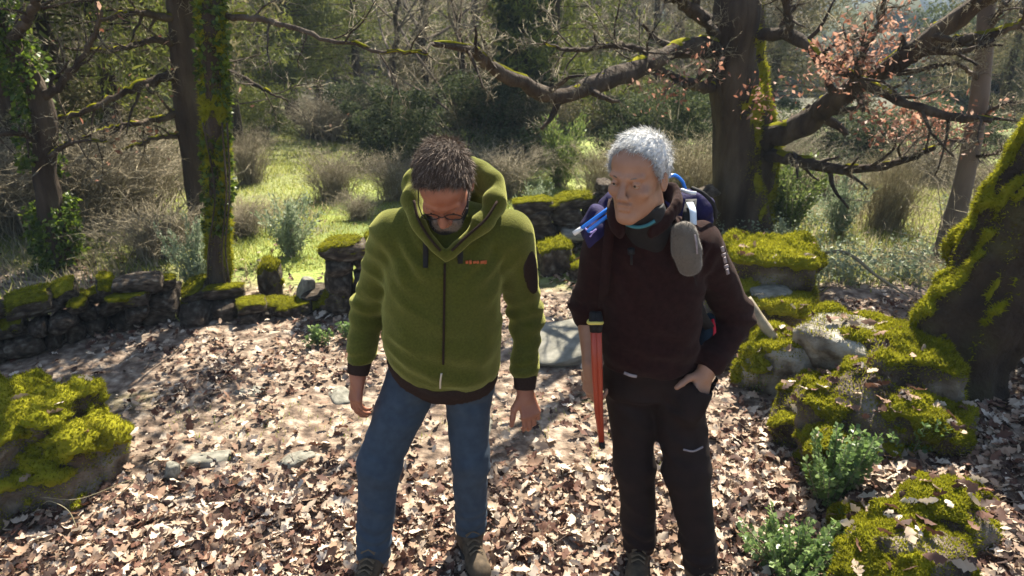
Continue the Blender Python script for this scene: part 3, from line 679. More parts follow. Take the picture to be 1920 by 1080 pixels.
def oak():
    r = np.random.default_rng(11); base = G(1385, 432); root = thing('oak_tree', 'large bare oak with wide mossy limbs standing behind the grey haired man', 'tree', base); y = base[1]; B = Buf(); T = [[], [], []]
    V, F, P = trunk_part(root, [base-A(0, 0, .1), W(1385, 400, y), W(1382, 330, y), W(1378, 200, y), W(1376, 100, y), W(1380, 0, y), W(1400, -160, y+.6), W(1440, -400, y+2.2)], [.36, .27, .225, .205, .20, .20, .14, .08], rough=.2)
    N = vnormals(V, F); mk = N[:, 0]*.55-.52+.6*noise(V, 4, 95)+.6*noise(V, 11, 94); mv, mf, _ = moss_shell(V, F, mk, .02, .02, 96, 18); mo = part('moss', mv, mf, M_moss, root, kind='stuff'); fz, ff = fuzz(mv, mf, 9000, .03, .006); part('moss_tuft', fz, ff, M_moss, mo, kind='stuff')
    V, F, P = trunk_part(root, [base+A(.15, .1, -.1), W(1410, 380, y+.1), W(1432, 290, y+.1), W(1428, 230, y+.15), W(1412, 150, y+.2), W(1412, 0, y+.2), W(1400, -200, y+.3)], [.20, .16, .15, .11, .10, .09, .06], rough=.15, name='side_stem', sides=16)
    N = vnormals(V, F); mk = N[:, 0]*.6-N[:, 1]*.2-.22+.7*noise(V, 4, 97)+.5*noise(V, 12, 94); mv, mf, _ = moss_shell(V, F, mk, .02, .02, 98, 18); mo = part('moss', mv, mf, M_moss, root, kind='stuff'); fz, ff = fuzz(mv, mf, 7000, .03, .006); part('moss_tuft', fz, ff, M_moss, mo, kind='stuff')
    limbs = [([(1430, 262, y), (1500, 235, y-.2), (1545, 205, y-.4), (1610, 155, y-.7), (1690, 112, y-1), (1760, 60, y-1.2), (1835, 8, y-1.4), (1900, -60, y-1.6)], .12, .05),
             ([(1395, 66, y), (1480, 66, y-.3), (1545, 112, y-.6), (1605, 145, y-.9), (1690, 190, y-1.2), (1780, 218, y-1.5), (1860, 226, y-1.7)], .06, .02),
             ([(1690, 112, y-1), (1760, 85, y-1.1), (1840, 68, y-1.2), (1925, 40, y-1.3)], .055, .02),
             ([(1435, 290, y), (1490, 300, y-.3), (1560, 316, y-.6), (1640, 314, y-.9), (1700, 300, y-1.1), (1752, 278, y-1.3)], .06, .018),
             ([(1350, 88, y), (1290, 90, y-.3), (1220, 115, y-.6), (1130, 155, y-1), (1045, 182, y-1.3), (975, 155, y-1.6), (915, 122, y-1.8), (880, 92, y-2), (810, 82, y-2.2)], .095, .018),
             ([(1345, 168, y), (1290, 155, y-.3), (1240, 132, y-.5), (1190, 118, y-.7)], .055, .012),
             ([(1350, 55, y), (1300, 20, y-.3), (1250, -20, y-.5), (1180, -70, y-.9)], .07, .025),
             ([(1240, 105, y-.5), (1160, 85, y-.7), (1080, 95, y-1), (1020, 80, y-1.3)], .03, .008),
             ([(1480, 66, y-.3), (1478, 20, y-.4), (1465, -40, y-.5)], .035, .018),
             ([(1605, 150, y-.9), (1620, 95, y-1), (1650, 40, y-1.1), (1660, -30, y-1.2)], .035, .012),
             ([(1400, -60, y+.2), (1500, -110, y+.6), (1640, -150, y+1.0), (1760, -160, y+1.4)], .08, .03),
             ([(1370, -100, y), (1250, -160, y-.8), (1120, -200, y-1.6)], .09, .03)]
    limb_tubes(root, B, T, limbs, r, 13, .85)
    tips = finish_tree(root, B, T, M_bark, 6, r0=.0055)
    # russet leaves that stayed on
    cl = [(1565, 105), (1610, 112), (1590, 132), (1650, 190), (1690, 205), (1740, 232), (1700, 240), (1660, 215), (1790, 240), (1760, 215), (1600, 70), (1660, 75), (1250, 165), (1310, 125), (1545, 130), (1830, 215), (1420, 200), (1700, 60), (1625, 100)]
    Q = np.array([W(a, b, y-.9+r.normal()*.2) for a, b in cl for _ in range(4)])+r.normal(size=(len(cl)*4, 3))*A(.10, .12, .05)
    clumps(Q, 2000, .085, .040, r, M_redleaf, root, 'dry_leaves')
oak()

def left_trees():
    r = np.random.default_rng(12)
    base = G(412, 572); y = base[1]; root = thing('ivy_tree', 'straight tree trunk wrapped in ivy and moss at the end of the left wall', 'tree', base); B = Buf(); T = [[], [], []]
    V, F, P = trunk_part(root, [base-A(0, 0, .1), W(412, 540, y), W(408, 400, y), W(404, 250, y), W(398, 120, y), W(395, 0, y), W(392, -250, y+.6), W(420, -600, y+2)], [.12, .080, .068, .066, .062, .06, .055, .05], rough=.10, sides=18)
    leaves_on(V, F, 5500, .032, M_ivy, root, 'ivy', .014, keep=lambda P, N: (.25+(N[:, 0] > .2)+(N[:, 0] < -.3)*.8)*(noise(P, 3, 5) > -.25)*(P[:, 2] > .5))
    N = vnormals(V, F); mk = -.28+.6*noise(V, 5, 99)+.4*noise(V, 13, 98)+.5*np.abs(N[:, 0]); mv, mf, _ = moss_shell(V, F, mk, .014, .02, 96, 18); mo = part('moss', mv, mf, M_moss, root, kind='stuff'); fz, ff = fuzz(mv, mf, 20000, .028, .004); part('moss_tuft', fz, ff, M_moss, mo, kind='stuff')
    limb_tubes(root, B, T, [([(410, 30, y), (480, 35, y-.1), (540, 48, y-.2), (620, 76, y-.4), (720, 96, y-.6), (800, 100, y-.8)], .022, .006), ([(395, -150, y+.4), (300, -220, y+.6), (180, -260, y+.8)], .04, .015), ([(395, -30, y), (330, -60, y+.3), (230, -80, y+.5)], .03, .01)], r, 7, .8)
    tips = finish_tree(root, B, T, M_bark, 4)
    C = A(-2.1, 5.7, 2.95); Q = C+r.normal(size=(60, 3))*A(.55, .45, .32); Q[:, 2] = np.maximum(Q[:, 2], 2.45); clumps(Q, 9000, .13, .07, r, M_ivy, root, 'added_ivy_shade')  # unseen ivy clump overhead, added to cast shade along the left wall
    tube(B2 := Buf(), smooth_path([W(395, -60, y), A(-2.0, 5.1, 2.6), C], 10), np.linspace(.05, .02, 10), 6); V, F = B2.get(); part('limb', V, F, M_bark, root)  # added limb, mostly out of view, carrying the shading ivy clump
    b = Buf()
    for dx in (-22, 14, 24): tube(b, smooth_path([W(412+dx, 560, y-.08), W(406+dx*.7, 470, y-.11), W(416+dx*.6, 360, y-.105), W(402+dx, 230, y-.09)], 20), .006, 5, .2)
    V, F = b.get(); part('ivy_stems', V, F, M_bark, root, kind='stuff')
    base = G(388, 445); y = base[1]; root = thing('bare_tree', 'brown bare trunk leaning just behind the ivy covered trunk', 'tree', base); B = Buf(); T = [[], [], []]
    trunk_part(root, [base-A(0, 0, .1), W(385, 430, y), W(370, 330, y), W(358, 220, y), W(345, 100, y), W(338, 0, y), W(325, -250, y)], [.19, .14, .12, .12, .115, .11, .07], rough=.12, sides=14)
    limb_tubes(root, B, T, [([(345, 140, y), (290, 150, y-.2), (220, 180, y-.4), (140, 215, y-.6), (70, 225, y-.7)], .045, .010), ([(355, 205, y), (290, 225, y-.2), (210, 240, y-.4), (150, 262, y-.6)], .035, .008), ([(345, 90, y), (290, 75, y-.2), (210, 95, y-.4), (120, 90, y-.7)], .035, .008), ([(360, 250, y), (300, 258, y-.2), (230, 280, y-.4)], .028, .007), ([(345, 40, y), (260, 25, y-.3), (180, 40, y-.5)], .04, .01), ([(350, 110, y), (420, 130, y-.1), (490, 165, y-.3), (540, 190, y-.4)], .03, .007), ([(340, -80, y), (240, -150, y-1), (120, -180, y-2)], .05, .02), ([(330, -180, y), (430, -260, y-1), (520, -300, y-2)], .05, .02)], r, 8, .8)
    tips = finish_tree(root, B, T, M_bark, 4); clumps(tips[::9], 110, .10, .05, r, M_redleaf, root, 'dry_leaves')
    base = G(112, 500); y = base[1]; root = thing('crooked_tree', 'thin crooked dark trunk with ivy near the left edge of the picture', 'tree', base); B = Buf(); T = [[], [], []]
    V, F, P = trunk_part(root, [base-A(0, 0, .1), W(112, 480, y), W(98, 400, y), W(84, 330, y), W(86, 260, y), W(72, 180, y), W(40, 120, y), W(10, 60, y), W(-30, -40, y), W(-40, -260, y)], [.12, .09, .085, .085, .085, .075, .07, .065, .06, .04], rough=.22, sides=14)
    leaves_on(V, F, 5000, .04, M_ivy, root, 'ivy', .05, keep=lambda P, N: (noise(P, 3, 5) > -.1)*1.0)
    limb_tubes(root, B, T, [([(75, 190, y), (120, 150, y-.1), (170, 80, y-.2), (190, 20, y-.3)], .035, .01), ([(85, 270, y), (30, 250, y-.2), (-40, 260, y-.4)], .03, .01), ([(84, 300, y), (130, 270, y-.2), (200, 262, y-.4)], .022, .006), ([(20, 80, y), (60, 20, y-.3), (80, -60, y-.8)], .04, .015)], r, 8, .8)
    tips = finish_tree(root, B, T, M_bark, 4)
    base = G(1765, 495); y = base[1]; root = thing('thin_tree', 'slender grey trunk leaning right, seen left of the big mossy trunk', 'tree', base); B = Buf(); T = [[], [], []]
    trunk_part(root, [base-A(0, 0, .1), W(1775, 460, y), W(1800, 370, y), W(1826, 250, y), W(1842, 130, y), W(1850, 0, y), W(1852, -200, y)], [.11, .085, .075, .065, .06, .055, .04], M_twigbark, rough=.06, sides=12)
    limb_tubes(root, B, T, [([(1830, 240, y), (1870, 200, y-.2), (1925, 190, y-.4)], .02, .006), ([(1840, 150, y), (1790, 120, y-.2), (1740, 130, y-.3)], .02, .005), ([(1826, 260, y), (1780, 265, y-.1), (1730, 280, y-.2)], .018, .004), ([(1848, 60, y), (1890, 0, y-.2), (1930, -40, y-.3)], .025, .008), ([(1820, 290, y), (1860, 290, y-.2), (1900, 270, y-.3)], .015, .004)], r, 8, .9, mossy=False)
    finish_tree(root, B, T, M_twigbark, 4)
M_twigbark = material('smooth_grey_bark', [(.10, .075, .06), (.17, .135, .11)], rough=.9, scale=8, bump=.4, bscale=20, stretch=(1, 1, .3))
left_trees()
# ---------------------------------------------------------------- plants that are copied
def empty_root(name): return link(name, None)
def copy_thing(src, loc, rz, sc, label, group=None, cat=None):
    r = src.copy(); SC.collection.objects.link(r); r.location = tuple(loc); r.rotation_euler = (0, 0, rz); r.scale = sc if np.ndim(sc) else (sc, sc, sc)
    r['label'] = label
    if group: r['group'] = group
    if cat: r['category'] = cat
    for ch in src.children:
        c = ch.copy(); SC.collection.objects.link(c); c.parent = r
    return r

def make_pine(seed, H=8.0, mat=None):
    r = np.random.default_rng(seed); o = thing('pine_tree', '', 'tree'); B = Buf(); n = 12
    P = np.stack([np.cumsum(r.normal(size=n)*.06), np.cumsum(r.normal(size=n)*.06), np.linspace(-.3, H, n)], -1); tube(B, P, np.linspace(.16, .02, n), 8, .08, seed); V, F = B.get(); part('trunk', V, F, M_bark, o)
    B = Buf(); tips = []
    for k in range(90):
        t = .16+.84*(k/90)**.9; z = H*t; L = (1.05-t)**.75*2.6*(.6+.5*r.random())+.2; a = r.random()*6.28; d = A(math.cos(a), math.sin(a), .12-.15*r.random()); base = A(np.interp(z, P[:, 2], P[:, 0]), np.interp(z, P[:, 2], P[:, 1]), z)
        q = [base+d*L*u+A(0, 0, -.25*u*u*L*.4+.15*u**3*L) for u in np.linspace(0, 1, 5)]; tube(B, q, np.linspace(.02, .005, 5), 3)
        for u in np.linspace(.3, 1, 9): tips.append(q[0]+(q[-1]-q[0])*u+r.normal(size=3)*L*A(.09, .09, .05))
    V, F = B.get(); part('branches', V, F, M_bark, o, kind='stuff')
    clumps(np.array(tips), 15000, .10, .16, r, mat or M_pine, o, 'needles', (NEEDLE_V*A(1, 1.6, 1), NEEDLE_F)); return o

def make_bare(seed, H=7.0, twm=None):
    r = np.random.default_rng(seed); o = thing('bare_tree', '', 'tree'); B = Buf(); T = [[], [], []]; n = 9
    P = np.stack([np.cumsum(r.normal(size=n)*.12), np.cumsum(r.normal(size=n)*.12), np.linspace(-.3, H*.8, n)], -1); R = np.linspace(.13, .04, n); b = Buf(); tube(b, P, R, 8, .1, seed); V, F = b.get(); part('trunk', V, F, M_bark, o)
    spawn(B, T, P, R, H*.5, 0, r, .35, .08, (13, 6), (5, 3), (.5, 1.1), (.4, .8), .18)
    V, F = B.get(); part('branches', V, F, M_twigbark, o, kind='stuff'); V, F, tips = twig_mesh(T, 8, .5, r, .008, min_r=.004); part('twigs', V, F, twm or M_twig, o, kind='stuff')
    return o, tips

def make_bushy(seed, mat, n=9000, size=.07, blobs=14, hgt=1.0, name='bush', label='', cat='shrub', stems=True, wid=.42):
    """unit-high leafy shrub: clumps of leaves around a lumpy volume, gaps between"""
    r = np.random.default_rng(seed); o = thing(name, label, cat)
    C = np.stack([r.normal(size=blobs)*wid*.75, r.normal(size=blobs)*wid*.75, hgt*(.12+.80*r.random(blobs))], -1); S = .10+.13*r.random(blobs)
    i = r.integers(blobs, size=n); D = r.normal(size=(n, 3)); D /= np.linalg.norm(D, axis=1)[:, None]; P = C[i]+D*S[i][:, None]*(.55+.5*r.random(n))[:, None]*A(1.25, 1.25, .9); P[:, 2] = np.maximum(P[:, 2], .01)
    V, F = scatter(LEAF_V, LEAF_F, P, rnd_rot(n, r), size*(.5+r.random(n))); part('foliage', V, F, mat, o, kind='stuff')
    if stems:
        a = np.zeros((60, 3)); a[:, :2] = r.normal(size=(60, 2))*.05; e = C[r.integers(blobs, size=60)]+r.normal(size=(60, 3))*.1; V, F = cones(a, e, .012); part('stems', V, F, M_twig, o, kind='stuff')
    return o

def make_thicket(seed, mat=None, n=260, name='bramble_thicket', arch=.5, wid=.5):
    """unit-high bare shrub: arching stems with side twigs"""
    r = np.random.default_rng(seed); o = thing(name, '', 'shrub'); B = Buf(); a0 = r.normal(size=(n, 2))*.14; T = [[], [], []]
    for k in range(n):
        an = r.random()*6.28; h = .45+.6*r.random(); w_ = wid*(.3+.9*r.random()); pts = [A(a0[k, 0]+math.cos(an)*w_*u**1.3, a0[k, 1]+math.sin(an)*w_*u**1.3, h*(u*(1+arch)-arch*u*u*1.2))+r.normal(size=3)*.015 for u in np.linspace(0, 1, 6)]
        tube(B, pts, np.linspace(.0055, .002, 6), 3, cap=False)
        for _ in range(7): q = 1+int(r.integers(5)); d = r.normal(size=3)*.7+A(math.cos(an)*.5, math.sin(an)*.5, .5); T[0].append(pts[q]); T[1].append(d/np.linalg.norm(d)); T[2].append(.10+.12*r.random())
    V, F = B.get(); V2, F2, tips = twig_mesh(T, 2, .5, r, .003, min_r=.0012); b = Buf(); b.add(V, F[0]); b.add(V2, None, F2[0]); V, F = b.get(); part('stems', V, F, mat or M_twig, o, kind='stuff')
    return o, tips

def make_plume(seed, mat):
    """upright feathery young shrub"""
    r = np.random.default_rng(seed); o = thing('young_shrub', '', 'shrub'); n = 26; a = np.zeros((n, 3)); a[:, :2] = r.normal(size=(n, 2))*.05; d = np.stack([r.normal(size=n)*.22, r.normal(size=n)*.22, .55+.45*r.random(n)], -1); e = a+d
    V, F = cones(a, e, .010); part('stems', V, F, M_twig, o, kind='stuff'); m = 4200; i = r.integers(n, size=m); u = .15+.85*r.random(m); P = a[i]+d[i]*u[:, None]+r.normal(size=(m, 3))*.03; D = d[i]+r.normal(size=(m, 3))*.5
    V, F = scatter(LEAF_V*A(1, .8, 1), LEAF_F, P, dir_rot(D, r), .055*(.5+r.random(m))); part('foliage', V, F, mat, o, kind='stuff'); return o

SRC = {}
def src(key, fn):
    if key not in SRC: o = fn(); SRC[key] = o[0] if isinstance(o, tuple) else o; SRC[key].location = (0, 0, 0)
    return SRC[key]
USED = set()
def put(key, fn, loc, rz, sc, label, group=None, cat=None):
    s = src(key, fn)
    if key not in USED:
        USED.add(key); s.location = tuple(loc); s.rotation_euler = (0, 0, rz); s.scale = sc if np.ndim(sc) else (sc, sc, sc); s['label'] = label
        if group: s['group'] = group
        if cat: s['category'] = cat
        return s
    return copy_thing(s, loc, rz, sc, label, group, cat)
K = {'pineA': lambda: make_pine(1), 'pineB': lambda: make_pine(2, 7.0), 'pineO': lambda: make_pine(3, 7.5, M_olive),
     'bareA': lambda: make_bare(4), 'bareB': lambda: make_bare(5, 6.0), 'bareC': lambda: make_bare(6, 6.5),
     'darkA': lambda: make_bushy(7, M_dark, 26000, .032, 30, 1.0, 'evergreen_shrub'), 'darkB': lambda: make_bushy(8, M_dark, 26000, .030, 34, 1.0, 'evergreen_shrub', wid=.5),
     'oliveA': lambda: make_bushy(9, M_olive, 24000, .030, 30, 1.0, 'olive_shrub'), 'greenA': lambda: make_bushy(10, M_pine, 24000, .030, 30, 1.0, 'green_shrub'),
     'thA': lambda: make_thicket(11), 'thB': lambda: make_thicket(12, wid=.7, arch=.8), 'thC': lambda: make_thicket(13, M_drygrass, 300, 'dry_thicket', .2, .35),
     'plA': lambda: make_plume(14, M_sage), 'plB': lambda: make_plume(15, M_grassleaf)}
M_grassleaf = material('fresh_green_leaf', [(.08, .12, .03), (.15, .20, .05), (.24, .28, .09)], rough=.5, scale=5, island=.7, trans=.4)
def P_(key, px, py, h, label, group=None, wx=1.0, cat=None, dz=-.02):
    """stand a plant where the pixel meets the ground; h = height in metres"""
    g = G(px, py); u = {'pineA': 8, 'pineB': 7, 'pineO': 7.5, 'bareA': 7, 'bareB': 6, 'bareC': 6.5}.get(key, 1.0); s = h/u
    return put(key, K[key], g+A(0, 0, dz), RNG.random()*6.28, (s*wx, s*wx, s), label, group, cat)

# named plants of the middle distance
P_('thA', 628, 372, .62, 'brown heap of bare bramble standing in the sunny meadow', wx=1.1)
P_('thB', 675, 412, .32, 'low tuft of dry stems at the right edge of the sunny meadow', wx=1.2)
P_('thA', 470, 345, .8, 'grey bramble on the left side of the grassy path', wx=.8)
P_('thB', 610, 262, 1.0, 'pale grey thicket at the far end of the grassy path', wx=1.5)
P_('plA', 548, 480, .55, 'small slender green sapling in the meadow above the tumbled stones')
P_('plA', 382, 560, .62, 'grey green seedling shrub at the foot of the ivy covered trunk', wx=.7)
P_('plA', 1000, 440, .50, 'grey green leafy plant just right of the shoulder of the man in green', wx=.8)
P_('plB', 1050, 350, .95, 'feathery light green shrub behind the back wall between the two men', wx=.9)
P_('plB', 1475, 430, .75, 'fresh green shrub behind the high mossy boulder', wx=1.1)
P_('plA', 1570, 440, .62, 'pointed green shrub in the dry grass, right of the fresh green shrub', wx=.8)
P_('thC', 1660, 430, .8, 'tall tangle of pale dead stems in the dry field on the right', wx=.8)
P_('thB', 1545, 372, .5, 'low purplish bare thicket at the back of the dry field', wx=1.5)
P_('thA', 1450, 345, .8, 'bare grey thicket right behind the oak trunk', wx=1.3)
P_('thB', 1740, 345, .6, 'grey brambles in front of the dark hollow on the right', wx=1.4)
P_('thA', 1890, 470, .9, 'bare brown bramble behind the big trunk at the right edge', wx=1.1)
P_('thB', 1905, 640, .75, 'twiggy brown shrub showing under the big trunk at the right edge', wx=1.0)
P_('thC', 1290, 385, .75, 'pale dry reeds between the grey haired man and the oak', wx=1.4)
P_('thC', 1140, 372, .65, 'pale dry stems behind the head of the grey haired man', wx=1.5)
P_('thB', 940, 370, .7, 'grey leafless shrub behind the left shoulder of the man in green', wx=1.3)
P_('thB', 745, 375, .6, 'grey leafless shrub behind the right shoulder of the man in green', wx=1.1)
P_('darkA', 1570, 300, .95, 'dark evergreen bush under the crossing oak limbs', wx=1.8)
P_('darkB', 1270, 318, 1.25, 'dark glossy evergreen between the grey haired man and the oak trunk', wx=1.0)
P_('darkA', 1180, 290, 1.05, 'bright topped evergreen shrub left of the glossy evergreen', wx=1.0)
P_('darkB', 880, 300, 1.35, 'dark green mass of shrubs behind the head of the man in green', wx=1.3)
P_('darkA', 740, 305, 1.0, 'dark bluish shrub left of the head of the man in green', wx=1.3)
P_('oliveA', 980, 300, 1.2, 'olive shrub in the middle of the background thicket', wx=1.1)
P_('darkB', 1720, 300, .9, 'dark evergreen filling the hollow at the right of the field', wx=1.6)
P_('darkA', 705, 262, 1.2, 'tall dark shrub at the right of the far grassy path', wx=1.2)
P_('greenA', 490, 262, 1.1, 'green shrub at the left of the far grassy path', wx=1.1)
P_('thA', 250, 400, .9, 'brown brambles in the shade between the crooked tree and the brown trunk', wx=1.6)
P_('thB', 160, 420, 1.0, 'brambles just right of the crooked tree', wx=1.5)
P_('thA', 20, 430, .9, 'dark brambles left of the crooked tree', wx=1.6)
P_('thB', 462, 440, .4, 'brown dry weeds between the ivy covered trunk and the meadow', wx=1.2)
P_('thB', 300, 480, .5, 'low brown weeds behind the left wall', wx=1.6)
P_('greenA', 250, 330, 1.2, 'dim green shrub deep in the wood on the left', wx=1.3)
P_('oliveA', 60, 340, 1.2, 'olive brown shrub deep in the wood at the left edge', wx=1.4)
for i, (px, py, h, k) in enumerate(((255, 372, 6.0, 'pineA'), (55, 392, 6.5, 'pineB'), (300, 330, 6.5, 'pineO'), (150, 345, 6.5, 'pineA'), (560, 232, 6.0, 'pineB'), (455, 300, 5.5, 'pineA'))):
    P_(k, px, py, h, ['shaded pine between the crooked tree and the brown trunk', 'shaded pine at the left edge behind the crooked tree', 'olive conifer just left of the brown trunk', 'pine standing behind the two trees at the left', 'yellow green pine at the head of the grassy path', 'pine right of the ivy covered trunk beside the meadow'][i], wx=.8)
# ivy clad pillar of a tree in the centre
def ivy_pillar():
    g = G(985, 292); root = thing('ivy_clad_tree', 'dark tree trunk thick with ivy in the centre of the background', 'tree', g); V, F, P = trunk_part(root, [g-A(0, 0, .2), g+A(0, 0, 1.5), g+A(-.1, 0, 3.5), g+A(.1, 0, 6)], [.22, .18, .16, .1], sides=12)
    leaves_on(V, F, 6000, .12, M_dark, root, 'ivy', .14)
ivy_pillar()

# wood behind: scattered single trees, each with its own trunk and crown
def woods():
    r = np.random.default_rng(21); kinds = []; n = 0; pts = []
    LAB = {'pineA': 'green pine with sunlit needles in the background wood', 'pineB': 'green pine with sunlit needles in the background wood', 'pineO': 'olive brown conifer in the background wood', 'bareA': 'bare twiggy tree in the background wood', 'bareB': 'bare twiggy tree in the background wood', 'bareC': 'bare twiggy tree in the background wood',
           'darkA': 'dark evergreen bush in the background wood', 'darkB': 'dark evergreen bush in the background wood', 'oliveA': 'olive brown bush in the background wood', 'greenA': 'green bush in the background wood', 'thA': 'grey bare thicket in the background wood', 'thB': 'grey bare thicket in the background wood'}
    REG = ['at the left edge', 'left of the ivy trunk', 'above the sunny meadow', 'over the man in green', 'over the gap between the men', 'over the grey haired man', 'right of the oak', 'above the big trunk']; tries = 0
    while n < 250 and tries < 5000:
        tries += 1; Y = 11+(r.random()**1.3)*42; px = r.uniform(-150, 2070) if n < 180 else r.choice([r.uniform(-900, -150), r.uniform(2070, 2900)]); x = (px-960)/FPX*Y*1.03
        if any((x-a)**2+(Y-b)**2 < (.9+.035*Y)**2 for a, b in pts): continue
        if 440 < px < 700 and Y < 17: continue
        if px > 1060 and Y < 13: continue
        gap = 1430 < px < 1800
        u = r.random()
        if px < 520: key = ('pineA', 'pineB', 'pineO', 'bareA', 'bareB', 'pineO', 'bareC')[int(u*7)]
        elif px < 760: key = ('pineA', 'pineB', 'bareA', 'pineO', 'pineA', 'greenA')[int(u*6)]
        elif px < 1150: key = ('bareA', 'bareB', 'greenA', 'pineO', 'bareC', 'oliveA', 'bareB', 'pineB')[int(u*8)]
        elif px < 1430: key = ('bareB', 'bareA', 'pineO', 'darkB', 'greenA', 'bareC')[int(u*6)]
        else: key = ('oliveA', 'bareB', 'greenA', 'darkA', 'thA', 'pineO')[int(u*6)]
        tall = key[:4] in ('pine', 'bare'); u0 = {'pineA': 8, 'pineB': 7, 'pineO': 7.5, 'bareA': 7, 'bareB': 6, 'bareC': 6.5}.get(key, 1.0)
        h = (3.6+Y*.13)*(.7+.6*r.random()) if tall else (1.6+.06*Y)*(.7+.6*r.random())
        if Y < 15: h *= .75
        z = float(Hxy(x, Y))
        if gap:
            h = min(h, 2.0-.15*Y-z)
            if h < .7: continue
            if tall: key = 'oliveA'; u0 = 1.0
        put(key, K[key], (x, Y, z-.1), r.random()*6.28, (h/u0*r.uniform(.9, 1.3),)*2+(h/u0,), LAB[key].replace('in the background wood', ('close to the clearing, ' if Y < 20 else 'deep in the wood, ' if Y < 34 else 'far back in the wood, ')+REG[int(np.searchsorted([180, 430, 700, 900, 1120, 1350, 1600], px))]), 'trees and bushes of the background wood'); pts.append((x, Y)); n += 1
woods()

# far wooded slopes as one mass
def far_wood():
    r = np.random.default_rng(22); V0, F0 = ico(1); n = 5200; Y = 50+(r.random(n)**1.6)*750; X = r.uniform(-.95, .95, n)*Y*1.05; Z = Hxy(X, Y); P = np.stack([X, Y, Z], -1); S = (2.2+2.2*r.random(n))*(.7+Y/260)
    V = V0[None]*(1+.28*r.normal(size=(n, len(V0), 1)))*(S[:, None, None]*A(1, 1, 1.05))+P[:, None]+A(0, 0, .5)*S[:, None, None]
    F = (F0[None]+np.arange(n)[:, None, None]*len(V0)).reshape(-1, 3); me = mesh('far_woodland', V.reshape(-1, 3), F, M_hazefor, smooth=False); link('far_woodland', me, kind='stuff')
far_wood()

# ---------------------------------------------------------------- leaf litter
def litter_density(x, y):
    P = np.stack([x, y, 0*x], -1); nn = noise(P, 1.1, 61)+.5*noise(P, 3.1, 62)
    track = sst(-4.4, -3.6, x)*sst(5.3, 4.6, y+.0*nn)*1.0+0*x; track = np.maximum(track, sst(6.2, 5.4, y)*(np.abs(x) < 1.2))
    worn = sst(-.15, .45, nn+.25)*sst(2.2, 2.9, y)*sst(1.0, .2, x)*sst(5.5, 4.6, y)
    d = track*(1-.86*worn)*(.78+.3*noise(P, 2.7, 63)); d = np.where((x > 1.9) & (y > 4.1), d*.10, d); d = np.where((x < -2.1) & (y > 4.6), d*.6, d)
    return np.maximum(d, .08*(y < 9))

def litter():
    r = np.random.default_rng(31); N = 84000; y = 1.25+(r.random(N)**1.15)*5.4; hw = y*1.0+.55; x = r.uniform(-1, 1, N)*hw; keep = r.random(N) < litter_density(x, y)*np.clip(1.25-.10*y, .4, 1)
    x, y = x[keep], y[keep]; n = len(x); print('litter', n)
    z = Hxy(x, y)+.004+.030*r.random(n)**1.5; s = (.036+.056*r.random(n)**1.3)*np.where(y > 3.0, .82, 1)*np.where(r.random(n) < .25, .5, 1); P = np.stack([x, y, z], -1)
    nv = np.stack([r.normal(size=n)*.55, r.normal(size=n)*.55, np.ones(n)*(1-1.9*(r.random(n) < .30))], -1); nv /= np.linalg.norm(nv, axis=1)[:, None]
    a = np.cross(nv, r.normal(size=(n, 3))); a /= np.linalg.norm(a, axis=1)[:, None]; R = np.stack([a, np.cross(nv, a), nv], -1)
    # the leaves nearest the camera: one object each
    vis = (np.abs(x) < y*.66) & (y > 1.75); order = np.where(vis, y, 99).argsort()[:290]; single = np.zeros(n, bool); single[order] = True
    me = [mesh('leaf', V, F, M_leaf) for V, F in LP]
    from mathutils import Matrix
    for i in order:
        k = int(r.integers(8)); o = bpy.data.objects.new('leaf', me[k]); SC.collection.objects.link(o); o.parent = ground
        M = Matrix([list(R[i][j]*s[i]*1.1)+[P[i][j]] for j in range(3)]+[[0, 0, 0, 1]]); o.matrix_world = M
    Bf = Buf(); idx = np.nonzero(~single)[0]; kk = r.integers(8, size=len(idx))
    for k in range(8):
        j = idx[kk == k]; V, F = scatter(LP[k][0], [LP[k][1]], P[j], R[j], s[j]); Bf.add(V, None, F[0])
    V, F = Bf.get(); link('leaf_litter', mesh('leaf_litter', V, F, M_leaf), None, kind='stuff')
litter()
def ground_twigs():
    r = np.random.default_rng(33); n = 420; y = 1.4+r.random(n)*4.0; x = r.uniform(-1, 1, n)*(y*.8+.3); P = np.stack([x, y, Hxy(x, y)+.012+.02*r.random(n)], -1); a = r.random(n)*6.28; L = .04+.16*r.random(n)**2; D = np.stack([np.cos(a)*L, np.sin(a)*L, r.normal(size=n)*.012], -1)
    V, F = cones(P, P+D, .0022); link('fallen_twigs', mesh('fallen_twigs', V, F, M_twigbark), None, kind='stuff')
ground_twigs()

# ---------------------------------------------------------------- grass, weeds
def blades(n, fx, fy, h, wid, mat, name, dens, seed, lean=.35, clump=None):
    r = np.random.default_rng(seed); x = fx(r, n); y = fy(r, n, x); k = r.random(n) < dens(x, y); x, y = x[k], y[k]; n = len(x); P = np.stack([x, y, Hxy(x, y)-.005], -1); D = np.stack([r.normal(size=n)*lean, r.normal(size=n)*lean, np.ones(n)], -1); D /= np.linalg.norm(D, axis=1)[:, None]
    a = r.random(n)*6.28; S = np.stack([np.cos(a), np.sin(a), 0*a], -1)*wid*(1+.10*y)[:, None]; l = (h*(.4+.9*r.random(n)))[:, None]; bend = np.stack([r.normal(size=n)*.3, r.normal(size=n)*.3, 0*x], -1)
    m = P+D*l*.55; e = P+D*l+bend*l*.5; V = np.stack([P-S, P+S, m-S*.6, m+S*.6, e], 1).reshape(-1, 3); o = 5*np.arange(n)[:, None]; link(name, mesh(name, V, [np.array([[0, 1, 3, 2]])+o, np.array([[2, 3, 4]])+o], mat), None, kind='stuff')
U = lambda a, b: (lambda r, n, *k: r.uniform(a, b, n))
pn = lambda x, y, f, s: noise(np.stack([x, y, 0*x], -1), f, s)
